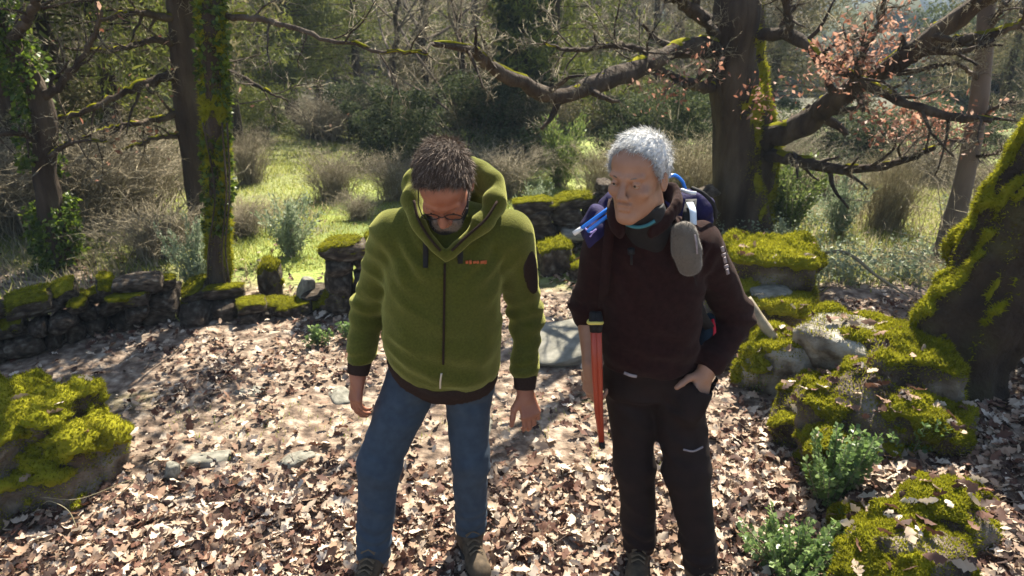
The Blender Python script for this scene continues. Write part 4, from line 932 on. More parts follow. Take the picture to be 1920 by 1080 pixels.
blades(90000, U(-4.5, 1.2), lambda r, n, x: 5.2+r.random(n)**1.3*13, .045, .0032, M_grass, 'meadow_grass', lambda x, y: grassw(x, y)*(.5+.5*(pn(x, y, 2, 71) > -.2)), 41)
blades(85000, U(1.7, 8.5), lambda r, n, x: 4.2+r.random(n)**1.2*6, .10, .0030, M_drygrass, 'dry_field_grass', lambda x, y: sst(4.2, 4.7, y)*(.35+.65*(pn(x, y, 1.5, 72) > -.1)), 42)
blades(60000, U(1.7, 6.5), lambda r, n, x: 4.2+r.random(n)**1.2*6, .06, .0034, M_grass, 'field_grass', lambda x, y: sst(4.2, 4.7, y), 43)
blades(9000, U(-3, 1.4), lambda r, n, x: r.uniform(1.7, 4.8, n), .035, .0018, M_grass, 'track_grass', lambda x, y: 1.0*(pn(x, y, 2.3, 74)+.5*pn(x, y, 7, 75) > .55), 44)
blades(26000, U(-9, -2), lambda r, n, x: r.uniform(4.2, 12, n), .09, .004, M_grass, 'shade_grass', lambda x, y: .6*(pn(x, y, 1.2, 76) > -.1), 45)
blades(12000, U(-6, -2), lambda r, n, x: r.uniform(4.6, 9, n), .12, .004, M_drygrass, 'shade_weeds', lambda x, y: .6*(pn(x, y, 1.2, 77) > 0), 46)

# small leafy weeds of the dry field
def weeds():
    r = np.random.default_rng(51); n = 520; y = 4.35+r.random(n)**1.3*3.2; x = r.uniform(1.9, 4.6, n); k = (pn(x, y, 1.3, 81) > -.15); x, y = x[k], y[k]; g = Hxy(x, y); VV = Buf(); m = 26
    for i in range(len(x)):
        h = .10+.16*r.random(); u = r.random(m); P = np.stack([x[i]+r.normal(size=m)*.025, y[i]+r.normal(size=m)*.025, g[i]+h*u], -1); D = np.stack([r.normal(size=m), r.normal(size=m), .5+0*u], -1); V, F = scatter(LEAF_V, LEAF_F, P, dir_rot(D, r), .028*(.6+r.random(m))); VV.add(V, None, F[0])
    V, F = VV.get(); link('leafy_weeds', mesh('leafy_weeds', V, F, M_sage), None, kind='stuff')
weeds()

# box shrubs of the right bank, close to the camera
def box_shrub(label, px, py, h, n_st, spread, seed, ls=.024):
    r = np.random.default_rng(seed); g = G(px, py); root = thing('box_shrub', label, 'shrub', g); B = Buf(); PP = []; DD = []
    for k in range(n_st):
        an = r.random()*6.28; w_ = spread*(.2+.9*r.random()); H_ = h*(.55+.5*r.random()); base = g+A(math.cos(an)*w_*.35, math.sin(an)*w_*.35, 0); base[2] = float(Hxy(base[0], base[1]))
        pts = smooth_path([base, base+A(math.cos(an)*w_*.3, math.sin(an)*w_*.3, H_*.5), base+A(math.cos(an)*w_*.6, math.sin(an)*w_*.6, H_)], 8); tube(B, pts, np.linspace(.0035, .0012, 8), 4)
        for u in np.linspace(.12, 1, int(H_/.0085)):
            i = u*6.999; q = pts[int(i)]*(1-i % 1)+pts[int(i)+1]*(i % 1); t = pts[min(7, int(i)+1)]-pts[int(i)]; t /= np.linalg.norm(t); s_ = r.normal(size=3); s_ = np.cross(t, s_); s_ /= np.linalg.norm(s_)
            for q_ in (-1, 1): PP.append(q+s_*.002*q_); DD.append(s_*q_*.9+t*.6+r.normal(size=3)*.2)
            if r.random() < .35: PP.append(q+s_*.02); DD.append(t+r.normal(size=3)*.5)
    V, F = B.get(); part('stems', V, F, M_twig, root, kind='stuff'); PP = np.array(PP); DD = np.array(DD); V, F = scatter(LEAF_V*A(1, 1.5, 1), LEAF_F, PP, dir_rot(DD, r), ls*(.6+.7*r.random(len(PP)))); part('foliage', V, F, M_box, root, kind='stuff')
box_shrub('leafy box shrub growing from the mossy hump on the right bank', 1560, 935, .34, 34, .15, 61)
box_shrub('low green box shrub at the bottom beside the boot of the grey haired man', 1490, 1075, .17, 46, .22, 62, .026)
box_shrub('sparse box sprig on top of the mossy hump', 1705, 850, .20, 9, .14, 63)
box_shrub('small green sprig left of the mossy hump by the rocks', 1475, 800, .14, 14, .06, 64, .02)
box_shrub('little leafy sprig at the base of the rock under the leaning stick', 1420, 735, .16, 14, .08, 65, .02)
box_shrub('small plant among moss between the low shrub and the corner rock', 1580, 1010, .11, 10, .07, 66, .02)
for i, (px, py, sp) in enumerate(((600, 650, .10), (660, 640, .08))):
    box_shrub(['pale green seedling on the track left of the man in green', 'pale green seedling close to the sleeve of the man in green'][i], px, py, .13, 7, sp, 67+i, .03)
# straw stems arching by the left boulder
for i, pts in enumerate(([at(180, 965, .0), W(250, 900, 2.45)*1+A(0, 0, .0), W(150, 935, 2.35), W(75, 932, 2.32)], [at(150, 1010, 0), W(130, 960, 2.28), W(95, 940, 2.3), W(80, 945, 2.3)])):
    tree_tube('straw_stem', ['long pale straw arching in front of the left boulder', 'short pale straw hanging under the left boulder'][i], 'straw', pts, [.0025, .0022, .0018, .001], M_drygrass, 5, 0)
# ---------------------------------------------------------------- the two men
M_skin1 = material('skin_ruddy', [(.24, .085, .05), (.27, .105, .062), (.30, .125, .075)], rough=.5, scale=22, bump=.35, bscale=250, bdist=.002, spec=.4)
M_skin2 = material('skin_tan', [(.27, .135, .082), (.30, .155, .095), (.33, .175, .11)], rough=.5, scale=22, bump=.3, bscale=250, bdist=.002, spec=.4)
M_fleece = material('green_fleece', [(.045, .049, .006), (.074, .078, .012)], rough=.95, scale=130, bump=.4, bscale=220, bdist=.006, sheen=.45, spec=.1, detail=6)
M_rib = material('brown_rib', [(.022, .013, .010), (.035, .022, .017)], rough=.95, scale=200, bump=.5, bscale=300, bdist=.003, spec=.1)
M_denim = material('blue_denim', [(.034, .049, .071), (.040, .058, .083), (.048, .068, .095)], rough=.9, scale=30, bump=.5, bscale=420, bdist=.003, spec=.2, detail=8)
M_hair1 = material('hair_brown', [(.035, .023, .016), (.10, .068, .048), (.28, .215, .17)], rough=.7, scale=30, island=.8, spec=.2)
M_hair2 = material('hair_grey', [(.30, .295, .285), (.50, .495, .48), (.72, .71, .69)], rough=.65, scale=30, island=.7, spec=.2)
M_beard = material('beard_grey', [(.06, .04, .03), (.22, .18, .15)], rough=.6, scale=30, island=.8)
M_choc = material('dark_brown_fleece', [(.013, .0042, .0038), (.023, .0085, .0075)], rough=.95, scale=60, bump=.5, bscale=200, bdist=.004, sheen=.05, spec=.1)
M_trou = material('dark_brown_trousers', [(.010, .0052, .0044), (.017, .009, .0078)], rough=.8, scale=20, bump=.3, bscale=300, bdist=.002, spec=.2)
M_boot = material('brown_boot_suede', [(.045, .032, .020), (.10, .072, .045)], rough=.85, scale=40, bump=.5, bscale=200, bdist=.003)
M_sole = material('dark_rubber', [(.02, .018, .016), (.035, .03, .027)], rough=.7, scale=50)
M_black = material('black_cloth', [(.008, .008, .009), (.014, .013, .014)], rough=.8, scale=60)
M_eye = material('eye_white', [(.30, .25, .22)], rough=.3); M_iris = material('iris_brown', [(.03, .018, .01)], rough=.1)
M_metal = material('dull_metal', [(.45, .45, .43)], rough=.35); M_metal.node_tree.nodes['Principled BSDF'].inputs['Metallic'].default_value = 1
M_orange = material('faded_orange_thread', [(.42, .09, .03), (.5, .14, .05)], rough=.8, scale=300)
M_grey_print = material('grey_print', [(.20, .17, .18), (.30, .26, .27)], rough=.7, scale=60)
M_teal = material('teal_shirt', [(.04, .16, .19)], rough=.8)
M_pack = material('violet_blue_nylon', [(.014, .011, .045), (.024, .019, .075)], rough=.85, scale=30, bump=.6, bscale=45, bdist=.006, spec=.15)
M_tube = material('bright_blue_tube', [(.02, .20, .75)], rough=.3, spec=.5)
M_white = material('white_plastic', [(.75, .78, .8)], rough=.4)
M_red = material('red_webbing', [(.55, .02, .04)], rough=.6)
M_polered = material('orange_red_pole', [(.30, .035, .014), (.36, .05, .02)], rough=.4, spec=.5)
M_yellow = material('yellow_strap', [(.62, .52, .12)], rough=.6)
M_mic = material('grey_brown_fur', [(.075, .062, .048), (.13, .11, .088)], rough=.95, scale=60, island=.6, sheen=.3)
M_ltblue = material('pale_blue_webbing', [(.45, .58, .72), (.62, .7, .78)], rough=.6, scale=30)

def head_sdf(v, c, R, s, jaw=1.0, thin=1.0):
    L = lambda x, y, z: c+R@(A(x, y, z)*s)
    v.ell(L(0, -.012, .035), A(.074*thin, .096, .084)*s, R, .02)
    v.ell(L(0, .030, -.040), A(.060*thin, .062, .082)*s, R, .03)
    v.ell(L(0, .045, .045), A(.060*thin, .048, .045)*s, R, .02)
    v.cap(L(-.048*jaw, .0, -.072), L(-.014, .075, -.108), .016*s, .017*s, .03)
    v.cap(L(.048*jaw, .0, -.072), L(.014, .075, -.108), .016*s, .017*s, .03)
    v.ell(L(0, .070, -.106), A(.021, .015, .017)*s, R, .018)
    for q in (-1, 1):
        v.ell(L(q*.034, .104, -.002), A(.021, .018, .014)*s, R, .013, sub=True)
        v.cap(L(q*.048, .078, .018), L(q*.012, .092, .017), .008*s, .010*s, .012)
        v.ell(L(q*.044, .066, -.030), A(.020, .020, .017)*s, R, .02)
        v.ell(L(q*.079*thin, -.008, -.012), A(.009, .019, .031)*s, R, .006)
        v.ell(L(q*.088*thin, .004, -.012), A(.009, .010, .018)*s, R, .005, sub=True)
        v.ell(L(q*.011, .103, -.043), A(.008, .010, .008)*s, R, .008)
        v.cap(L(q*.024, .094, -.046), L(q*.034, .082, -.072), .0035*s, .002*s, .006, sub=True); v.cap(L(q*.020, .096, -.017), L(q*.040, .090, -.020), .0022*s, .001*s, .006, sub=True); v.cap(L(q*.010, .098, -.0), L(q*.022, .098, .010), .002*s, k=.004, sub=True)
        v.ell(L(q*.033, .086, -.001), A(.0125, .011, .009)*s, R, .004)
    v.cap(L(0, .092, .006), L(0, .118, -.036), .0075*s, .0125*s, .012)
    v.cap(L(-.017, .0925, -.066), L(.017, .0925, -.066), .0068*s, k=.006)
    v.cap(L(-.014, .092, -.0765), L(.014, .092, -.0765), .0078*s, k=.006)
    v.cap(L(-.023, .098, -.0712), L(.023, .098, -.0712), .0030*s, k=.003, sub=True)
    return L

def hand_sdf(v, wrist, dirn, back, thumb_side, curl=0.5, s=1.0, spread=0.10, thumb_dir=None):
    """palm from wrist along dirn; 'back' points out of the back of the hand"""
    d = np.array(dirn, float); d /= np.linalg.norm(d); b = np.array(back, float); b -= d*(b@d); b /= np.linalg.norm(b); t = np.cross(d, b)*thumb_side
    P = lambda a, u, w_: wrist+(d*a+t*u+b*w_)*s
    v.cap(P(-.02, 0, 0), P(.02, .0, 0), .024*s, .026*s, .02)
    for u in (-.026, -.009, .009, .026): v.cap(P(.015, u*.6, 0), P(.085-abs(u-.009)*.2, u, .004), .0145*s, .0125*s, .012)
    Ls = {-.028: (.030, .020, .018), -.0095: (.040, .026, .020), .0095: (.044, .028, .021), .028: (.038, .024, .019)}
    for i, (u, ls) in enumerate(Ls.items()):
        p = P(.087-abs(u-.009)*.25, u, .004); ang = 0.0; sp = (u)*spread*10
        r = .0093*s*(0.88 if i == 0 else 1)
        for j, l in enumerate(ls):
            ang += curl*(0.55, .95, .7)[j]*(1.0+0.12*(1.5-i))
            dd = d*math.cos(ang)+t*math.sin(sp*.3)*.5-b*math.sin(ang); dd /= np.linalg.norm(dd)
            q = p+dd*l*s; v.cap(p, q, r, r*.93, .004); p = q; r *= .94
    td = thumb_dir if thumb_dir is not None else (d*.75+t*.5-b*.35)
    td = np.array(td, float); td /= np.linalg.norm(td)
    p0 = P(.022, .022, -.006); p1 = p0+(td*.6+t*.4)/np.linalg.norm(td*.6+t*.4)*.040*s; p2 = p1+td*.034*s; p3 = p2+td*.026*s
    v.cap(p0, p1, .0155*s, .0125*s, .014); v.cap(p1, p2, .0115*s, .0105*s, .005); v.cap(p2, p3, .0105*s, .0085*s, .005)

def strands(V, F, n, L, comb, mix, wid, rng, keep=None, jit=.35, curl=0.3):
    P, N = sample_surf(V, F, n, rng, keep)
    cb = np.asarray(comb)[None]*np.ones_like(N); cb = cb-N*(cb*N).sum(1)[:, None]; cb /= np.linalg.norm(cb, axis=1)[:, None]+.15
    D = N*(1-mix-.06)+cb*mix+rng.normal(size=P.shape)*jit; D /= np.linalg.norm(D, axis=1)[:, None]
    ln = L*(0.6+0.7*rng.random(n)); D2 = D+cb*curl-N*.15; D2 /= np.linalg.norm(D2, axis=1)[:, None]
    S = np.cross(D, rng.normal(size=P.shape)); S /= np.linalg.norm(S, axis=1)[:, None]; S *= wid
    a = P-N*.003; m = a+D*ln[:, None]*.5; e = m+D2*ln[:, None]*.5
    VV = np.stack([a-S, a+S, m-S*.8, m+S*.8, e], 1).reshape(-1, 3); o = 5*np.arange(n)[:, None]
    return VV, [np.array([[0, 1, 3, 2]])+o, np.array([[2, 3, 4]])+o]

def hair_cap(c, R, s, thick, a, b, thin=1.0, res=.005, side=0.0):
    v = Vox(*[axis(c[i]-.16*s, c[i]+.16*s, res) for i in range(3)])
    v.ell(c+R@(A(0, -.014, .038)*s), A(.076*thin+thick, .098+thick, .084+thick*1.25)*s, R, .01)
    Ri = R.T/s
    def keep(X, Y, Z):
        p = (X-c[0], Y-c[1], Z-c[2]); q = [Ri[i, 0]*p[0]+Ri[i, 1]*p[1]+Ri[i, 2]*p[2] for i in range(3)]
        hl = a+b*np.clip(q[1], -.12, .045)+np.clip(q[1]-.045, 0, 1)*1.2-side*np.clip(np.abs(q[0])-.05, 0, 1)*sst(.05, .02, q[1])*2
        return (hl-q[2])*.8*s
    v.clip(keep); v.warp(lambda P: .004*noise(P, 45, 5)+.002*noise(P, 110, 6), .03)
    return v.surf()

def snapper(V):
    """point just in front of a garment's surface, seen at a photo pixel"""
    d = V[:, 1]*CP-(V[:, 2]-CAMZ)*SP; px = 960+V[:, 0]/d*FPX; py = 540-(V[:, 1]*SP+(V[:, 2]-CAMZ)*CP)/d*FPX
    def f(x, y, off=.003, r=5):
        m = (np.abs(px-x) < r) & (np.abs(py-y) < r); assert m.any(), (x, y)
        return W(x, y, V[m, 1].min()-off)
    return f

def boot(root, heel, toe, ankle, lab=None):
    """laced walking boot: upper, sole, lace"""
    heel = np.asarray(heel, float); toe = np.asarray(toe, float); d = toe-heel; L = np.linalg.norm(d); d /= L; side = np.cross(d, [0, 0, 1])
    lo = np.minimum(heel, toe)-.09; hi = np.maximum(np.maximum(heel, toe)+.09, ankle+A(.09, .09, .05))
    v = Vox(axis(lo[0], hi[0], .006), axis(lo[1], hi[1], .006), axis(lo[2], hi[2], .006))
    z = A(0, 0, 1)
    v.cap(heel+d*.045+z*.055, heel+d*.10+z*.055, .038, .040, .02)
    v.cap(heel+d*.09+z*.052, toe-d*.052+z*.046, .040, .038, .02)
    v.cap(toe-d*.085+z*.044+side*.006, toe-d*.045+z*.042, .040, .037, .02)
    v.cap(heel+d*.055+z*.06, ankle+z*.03, .044, .052, .03)
    v.cap(ankle+z*.035, ankle+z*.05, .056, .054, .01)
    v.clip(lambda X, Y, Z: (min(heel[2], toe[2])+.022-Z)+0*X+0*Y)
    v.warp(lambda P: .0025*noise(P, 40, 3))
    V, F = v.surf(); up = part('boot_upper', V, F, M_boot, root)
    B = Buf(); t = np.linspace(0, 2*math.pi, 29)[:-1]
    pts = []
    for a in t:
        u = (1-math.cos(a))/2; wd = .036+.013*math.sin(min(1, u*1.15)*math.pi*.9)**1.2+(.004 if u < .3 else 0)
        pts.append(heel+d*(u*L)+side*wd*math.sin(a)/max(.35, abs(math.sin(a))**.45 if abs(math.sin(a)) > 1e-3 else 1)*.98)
    pts = np.array(pts); n = len(pts); top = pts+z*.030; bot = pts*1.0+z*.001; mid = pts+z*.016+(pts-pts.mean(0))*.02
    VV = np.concatenate([bot, mid, top, [pts.mean(0)+z*.001, pts.mean(0)+z*.030]]); i = np.arange(n); j = (i+1) % n
    Q = np.concatenate([np.stack([i, j, j+n, i+n], -1), np.stack([i+n, j+n, j+2*n, i+2*n], -1)])
    T = np.concatenate([np.stack([j, i, np.full(n, 3*n)], -1), np.stack([i+2*n, j+2*n, np.full(n, 3*n+1)], -1)])
    part('boot_sole', VV, [Q, T], M_sole, root, smooth=False)
    B = Buf(); crest = lambda u: heel+d*u*L+z*(.098-.028*sst(.55, .8, u)*1.0+.045*sst(.55, .38, u))
    for k in range(5):
        u = .43+.065*k; c = crest(u); w_ = .026
        tube(B, smooth_path([c-side*w_-z*.010, c+z*.002, c+side*w_-z*.006+d*.012], 7), .0028, 5)
        tube(B, smooth_path([c+side*w_-z*.010, c+z*.003, c-side*w_-z*.006+d*.012], 7), .0028, 5)
    V2, F2 = B.get(); part('boot_lace', V2, F2, M_sole if lab else M_yellowlace, root)
M_yellowlace = material('tan_lace', [(.14, .10, .06)], rough=.8)

def folds(spots):
    """cloth creases: list of (centre, radius, direction, freq, amp)"""
    def f(P):
        r = .0018*noise(P, 28, 2)+.0035*noise(P*A(1, 1, .45), 14, 8)+.009*(np.abs(noise(P@np.array([[.8, 0, .5], [0, 1, 0], [-.5, 0, .9]])*A(.55, 1, 1.5), 9, 14))-.28)
        for c, rad, dr, fr, am in spots:
            w_ = np.exp(-((P-c)**2).sum(1)/rad**2); u = P@np.asarray(dr)*fr+1.4*noise(P, 14, 4)
            r = r+am*w_*np.sin(u)
        return r
    return f

def eyes(root, L, s, R):
    for q in (-1, 1):
        for nm, c, r, mt in (('eye', L(q*.033, .0855, -.002), .0105*s, M_eye), ('iris', L(q*.033, .0935, -.003), .0045*s, M_iris)):
            a = np.linspace(0, math.pi, 9); b = np.linspace(0, 2*math.pi, 13)[:-1]
            V = c+r*np.array([[math.sin(i)*math.cos(j), math.sin(i)*math.sin(j), math.cos(i)] for i in a for j in b])
            Q = np.array([[i*12+j, (i+1)*12+j, (i+1)*12+(j+1) % 12, i*12+(j+1) % 12] for i in range(8) for j in range(12)])
            if nm == 'eye': e = part(nm, V, Q, mt, root)
            else: part(nm, V, Q, mt, e)

def strip_on(root, name, pts, wid, thick, mat, up, **kw):
    """flat band along pts, width direction 'up'"""
    P = smooth_path(pts, max(6, 5*len(pts))); T = np.gradient(P, axis=0); T /= np.linalg.norm(T, axis=1)[:, None]
    U = np.broadcast_to(np.asarray(up, float), P.shape); U = U-T*(U*T).sum(1)[:, None]; U /= np.linalg.norm(U, axis=1)[:, None]; N = np.cross(T, U)
    w_ = np.broadcast_to(np.asarray(wid, float), (len(P),))[:, None] if np.ndim(wid) == 0 else np.interp(np.linspace(0, 1, len(P)), np.linspace(0, 1, len(wid)), wid)[:, None]
    V = np.stack([P-U*w_/2-N*thick/2, P+U*w_/2-N*thick/2, P+U*w_/2+N*thick/2, P-U*w_/2+N*thick/2], 1).reshape(-1, 3); n = len(P)
    i = np.arange(n-1)[:, None]*4; j = np.arange(4)[None]; k = (j+1) % 4
    Q = np.concatenate([np.stack([i+j, i+k, i+4+k, i+4+j], -1).reshape(-1, 4), [[3, 2, 1, 0], [4*n-4, 4*n-3, 4*n-2, 4*n-1]]])
    return part(name, V, Q, mat, root, smooth=False, **kw)

def person_green():
    root = thing('person', 'man in green zip hoodie and blue jeans, head bowed, stepping forward on the leaves', 'person', (-.23, 2.1, 0))
    sR, eR, wR = W(735, 432, 2.13), W(693, 572, 2.22), W(671, 700, 2.13)       # his right arm (left in the photo)
    sL, eL, wL = W(958, 438, 2.13), W(986, 592, 2.22), W(984, 728, 2.12)
    hR, kR, aR = W(782, 690, 2.19), W(712, 868, 2.09), W(700, 1040, 2.02)
    hL, kL, aL = W(876, 700, 2.19), W(882, 862, 2.12), W(884, 1002, 2.13)
    hc = W(833, 345, 1.985); R = basis((-.03, -.70, -.72)); s = .99
    handspan = [(min(wR[2], wL[2])-.16, max(wR[2], wL[2])+.03), (hc[2]-.20, hc[2]+.12)]
    v = Vox(axis(-.75, .22, .010, .0042, [(wR[0]-.06, wR[0]+.06), (hc[0]-.10, hc[0]+.10), (wL[0]-.05, wL[0]+.10)]),
            axis(1.72, 2.42, .009, .0050, [(1.80, 2.16)]), axis(.03, 1.75, .012, .0042, handspan))
    L = head_sdf(v, hc, R, s)
    nb = A(-.215, 2.12, 1.40)
    v.cap(L(0, -.035, -.055), nb, .055, .056, .02)
    v.cap(nb-A(0, -.02, .15), A(-.245, 2.17, .92), .10, .12, .03, sq=(1.2, .8, 1)); v.cap(sR-A(0, 0, .03), sL-A(0, 0, .03), .042, k=.04)
    v.chain([sR, eR, wR], [.050, .040, .027], .03); v.chain([sL, eL, wL], [.050, .040, .027], .03)
    v.chain([hR, kR, aR], [.085, .055, .04], .03); v.chain([hL, kL, aL], [.085, .055, .04], .03)
    hand_sdf(v, wR+A(0, -.004, -.012), A(-.10, -.30, -1), A(-.75, -.65, .1), 1, curl=.62, s=1.0)
    hand_sdf(v, wL+A(.002, -.006, -.012), A(.22, -.35, -.9), A(.3, -.9, .35), 1, curl=.80, s=1.02, spread=.02, thumb_dir=A(-.15, -.25, -1))
    V, F = v.surf(); part('body', V, F, M_skin1, root)
    # hair, beard, glasses
    V, F = hair_cap(hc, R, s, .007, .052, .55, side=.6); hr = part('hair', V, F, M_hair1, root)
    V2, F2 = strands(V, F, 16000, .030, R@A(.25, .9, -.05), .78, .0007, RNG, jit=.24, curl=.3)
    part('hair_strand', V2, F2, M_hair1, hr, kind='stuff')
    vb = Vox(*[axis(hc[i]-.16, hc[i]+.16, .005) for i in range(3)]); Lb = L
    vb.cap(Lb(-.052, .0, -.070), Lb(-.018, .072, -.112), .017, .019, .02); vb.cap(Lb(.052, .0, -.070), Lb(.018, .072, -.112), .017, .019, .02)
    vb.cap(Lb(-.02, .076, -.110), Lb(.02, .076, -.110), .020, k=.02)
    for q in (-1, 1): vb.cap(Lb(q*.004, .097, -.060), Lb(q*.030, .084, -.078), .0055, .005, .008); vb.cap(Lb(q*.030, .084, -.078), Lb(q*.022, .085, -.100), .008, k=.01)
    V, F = vb.surf(); bd = part('beard', V, F, M_beard, root)
    V2, F2 = strands(V, F, 5000, .011, R@A(0, .3, -.6), .5, .0006, RNG); part('beard_strand', V2, F2, M_beard, bd, kind='stuff')
    B = Buf()
    for q in (-1, 1):
        a = np.linspace(0, 2*math.pi, 21); tube(B, [L(q*.034+.025*math.cos(t), .108, -.004+.017*math.sin(t)) for t in a], .0016, 6, cap=False)
        tube(B, [L(q*.059, .104, .002), L(q*.072, .07, .003), L(q*.076, .0, .004)], .0018, 6)
    tube(B, smooth_path([L(-.010, .108, .0), L(0, .114, .004), L(.010, .108, .0)], 7), .0016, 6)
    V, F = B.get(); part('glasses', V, F, M_black, root)
    eyes(root, L, s, R)
    # jacket
    v = Vox(axis(-.74, .18, .0065), axis(1.86, 2.40, .0075), axis(.74, 1.52, .0065))
    v.loft([(.795, -.247, 2.165, .190, .145), (.84, -.247, 2.160, .203, .165), (.95, -.243, 2.145, .205, .170), (1.1, -.235, 2.135, .198, .158), (1.24, -.222, 2.13, .200, .142), (1.34, -.212, 2.13, .180, .118), (1.41, -.212, 2.13, .11, .085)], .05)
    v.cap(sR+A(.02, 0, -.005), nb+A(-.07, .01, -.01), .066, .056, .05); v.cap(sL+A(-.02, 0, -.005), nb+A(.07, .01, -.01), .066, .056, .05)
    uR = (eR-wR)/np.linalg.norm(eR-wR); uL = (eL-wL)/np.linalg.norm(eL-wL); wR2 = wR+uR*.062; wL2 = wL+uL*.062
    v.chain([sR, eR, wR2], [.071, .060, .044], .03, sq=(1, 1.1, 1)); v.chain([sL, eL, wL2], [.071, .060, .044], .03, sq=(1, 1.1, 1))
    v.cap(wR2+uR*.02, wR2+uR*.035, .049, .052, .02); v.cap(wL2+uL*.02, wL2+uL*.035, .049, .052, .02)
    v.warp(folds([(eR, .10, (.2, .1, 1), 95, .0075), (eL, .10, (-.2, .1, 1), 95, .0075), (A(-.24, 2.0, .88), .16, (.25, 0, 1), 60, .006),
                  (wR+A(0, 0, .07), .06, (0, 0, 1), 150, .005), (wL+A(0, 0, .07), .06, (0, 0, 1), 150, .005),
                  (sR+A(.08, -.1, -.07), .09, (1, 0, .8), 75, .006), (sL+A(-.08, -.1, -.07), .09, (-1, 0, .8), 75, .006)]))
    V, F = v.surf(); tilt = lambda V: np.clip(-(V[:, 0]+.27), 0, .2)*.42*sst(1.05, .84, V[:, 2])*(np.abs(V[:, 0]+.245) < .212)
    V[:, 2] += tilt(V); sn = snapper(V); jk = part('hoodie', V, F, M_fleece, root)
    # ribbed waistband and cuffs
    v = Vox(axis(-.50, .02, .007), axis(1.94, 2.38, .007), axis(.70, .86, .006))
    v.loft([(.755, -.248, 2.168, .182, .140), (.80, -.247, 2.163, .197, .153), (.825, -.247, 2.162, .192, .15)], .02)
    v.warp(lambda P: .0022*np.sin(np.arctan2(P[:, 0]+.247, P[:, 1]-2.165)*130)); V, F = v.surf(); V[:, 2] += tilt(V)-.006; part('waistband', V, F, M_rib, root)
    for wv, e in ((wR, eR), (wL, eL)):
        d = (e-wv)/np.linalg.norm(e-wv)
        v = Vox(*[axis(wv[i]-.09, wv[i]+.10, .005) for i in range(3)]); v.cap(wv+d*.010, wv+d*.045, .039, .042, .01)
        v.clip(lambda X, Y, Z: -((X-wv[0])*d[0]+(Y-wv[1])*d[1]+(Z-wv[2])*d[2])-.004)
        V, F = v.surf(); part('cuff', V, F, M_rib, root)
    # hood
    v = Vox(axis(-.44, .02, .006), axis(1.86, 2.36, .006), axis(1.22, 1.66, .006))
    ring = [W(836, 484, 1.985), W(806, 450, 1.985), W(778, 402, 2.035), W(774, 350, 2.13), W(810, 330, 2.21), W(862, 326, 2.23), W(908, 335, 2.19), W(932, 364, 2.11), W(910, 412, 2.04), W(868, 452, 1.99), W(836, 484, 1.985)]
    rs = [.008, .016, .025, .034, .042, .044, .044, .036, .026, .017, .008]
    RP = smooth_path(np.column_stack([ring, rs]), 44)
    for i in range(43): v.cap(RP[i, :3], RP[i+1, :3], RP[i, 3], RP[i+1, 3], .012, sq=(.9, .9, 1.25))
    v.ell(A(-.21, 2.25, 1.42), (.13, .065, .085), None, .04); v.cap(W(925, 365, 2.10), W(938, 372, 2.07), .022, .012, .02)
    v.ell(A(-.205, 2.03, 1.52), (.088, .135, .12), None, .012, sub=True); v.cap(L(0, .09, -.10), W(836, 452, 1.93), .045, .022, .012, sub=True)
    v.warp(folds([(A(-.1, 2.1, 1.45), .12, (.3, 1, .5), 60, .005), (A(-.33, 2.1, 1.45), .12, (-.3, 1, .5), 60, .005)]))
    V, F = v.surf(); hd = part('hood', V, F, M_fleece, root); sh = snapper(V)
    B = Buf()
    tube(B, smooth_path([sh(776, 376, .002, 8), sh(784, 410, .002, 8), sh(804, 444, .002, 8), sh(826, 470, .002, 9)], 16), .0042, 6)
    tube(B, smooth_path([sh(932, 378, .002, 8), sh(910, 412, .002, 8), sh(872, 446, .002, 8), sh(847, 470, .002, 9)], 16), .0042, 6)
    V, F = B.get(); part('hood_trim', V, F, M_rib, hd, kind='stuff')
    for x, y1 in ((797, 502), (862, 494)):
        strip_on(root, 'drawstring', [sn(x, 452, .012, 8), sn(x+1, 470, .008), sn(x+1, 485, .006), sn(x+1, y1, .006)], [.013, .017, .015], .005, M_black, (1, 0, 0))
    # undershirt, zip, logo, sleeve patch
    v = Vox(axis(-.32, -.10, .006), axis(1.90, 2.2, .006), axis(1.26, 1.5, .006)); v.cap(A(-.215, 2.10, 1.34), L(0, -.02, -.10), .07, .064, .02)
    V, F = v.surf(); part('undershirt', V, F, M_black, root)
    zp = [sn(834-i*.036*9, y_, .002) for i, y_ in enumerate(range(494, 704, 21))]
    strip_on(root, 'zip', zp, .007, .005, M_rib, (1, 0, 0)); strip_on(root, 'zip_pull', [sn(828, 700, .006), sn(826, 714, .006)-A(0, .004, 0), sn(826, 714, .01)-A(.002, .004, .028)], .006, .003, M_metal, (1, 0, 0))
    for i, (w_, h) in enumerate(((5, 6), (4, 8), (6, 5), (4, 6), (6, 6), (4, 7))):
        x0 = 873+i*7; strip_on(root, 'logo_letter', [sn(x0, 492), sn(x0+w_, 491)], .0016*h, .004, M_orange, (0, 0, 1))
    T = eL-sL; T /= np.linalg.norm(T); pc = W(1000, 512, 2.115)
    v = Vox(*[axis(pc[i]-.14, pc[i]+.14, .005) for i in range(3)]); v.chain([sL, eL], [.075, .065], .01, sq=(1, 1.1, 1))
    def ov(X, Y, Z):
        dx, dy, dz = X-pc[0], Y-pc[1], Z-pc[2]; t = dx*T[0]+dy*T[1]+dz*T[2]; nx = np.cross(T, A(.75, -.65, .1)); nx /= np.linalg.norm(nx); u = dx*nx[0]+dy*nx[1]+dz*nx[2]
        ou = (dx*.75-dy*.65); return np.maximum((np.sqrt((t/.088)**2+(u/.036)**2)-1)*.03, -ou-.012)
    v.clip(ov); V, F = v.surf(); part('sleeve_patch', V, F, M_rib, root)
    # jeans
    v = Vox(axis(-.66, .04, .0065), axis(1.86, 2.40, .0075), axis(.03, .92, .0065))
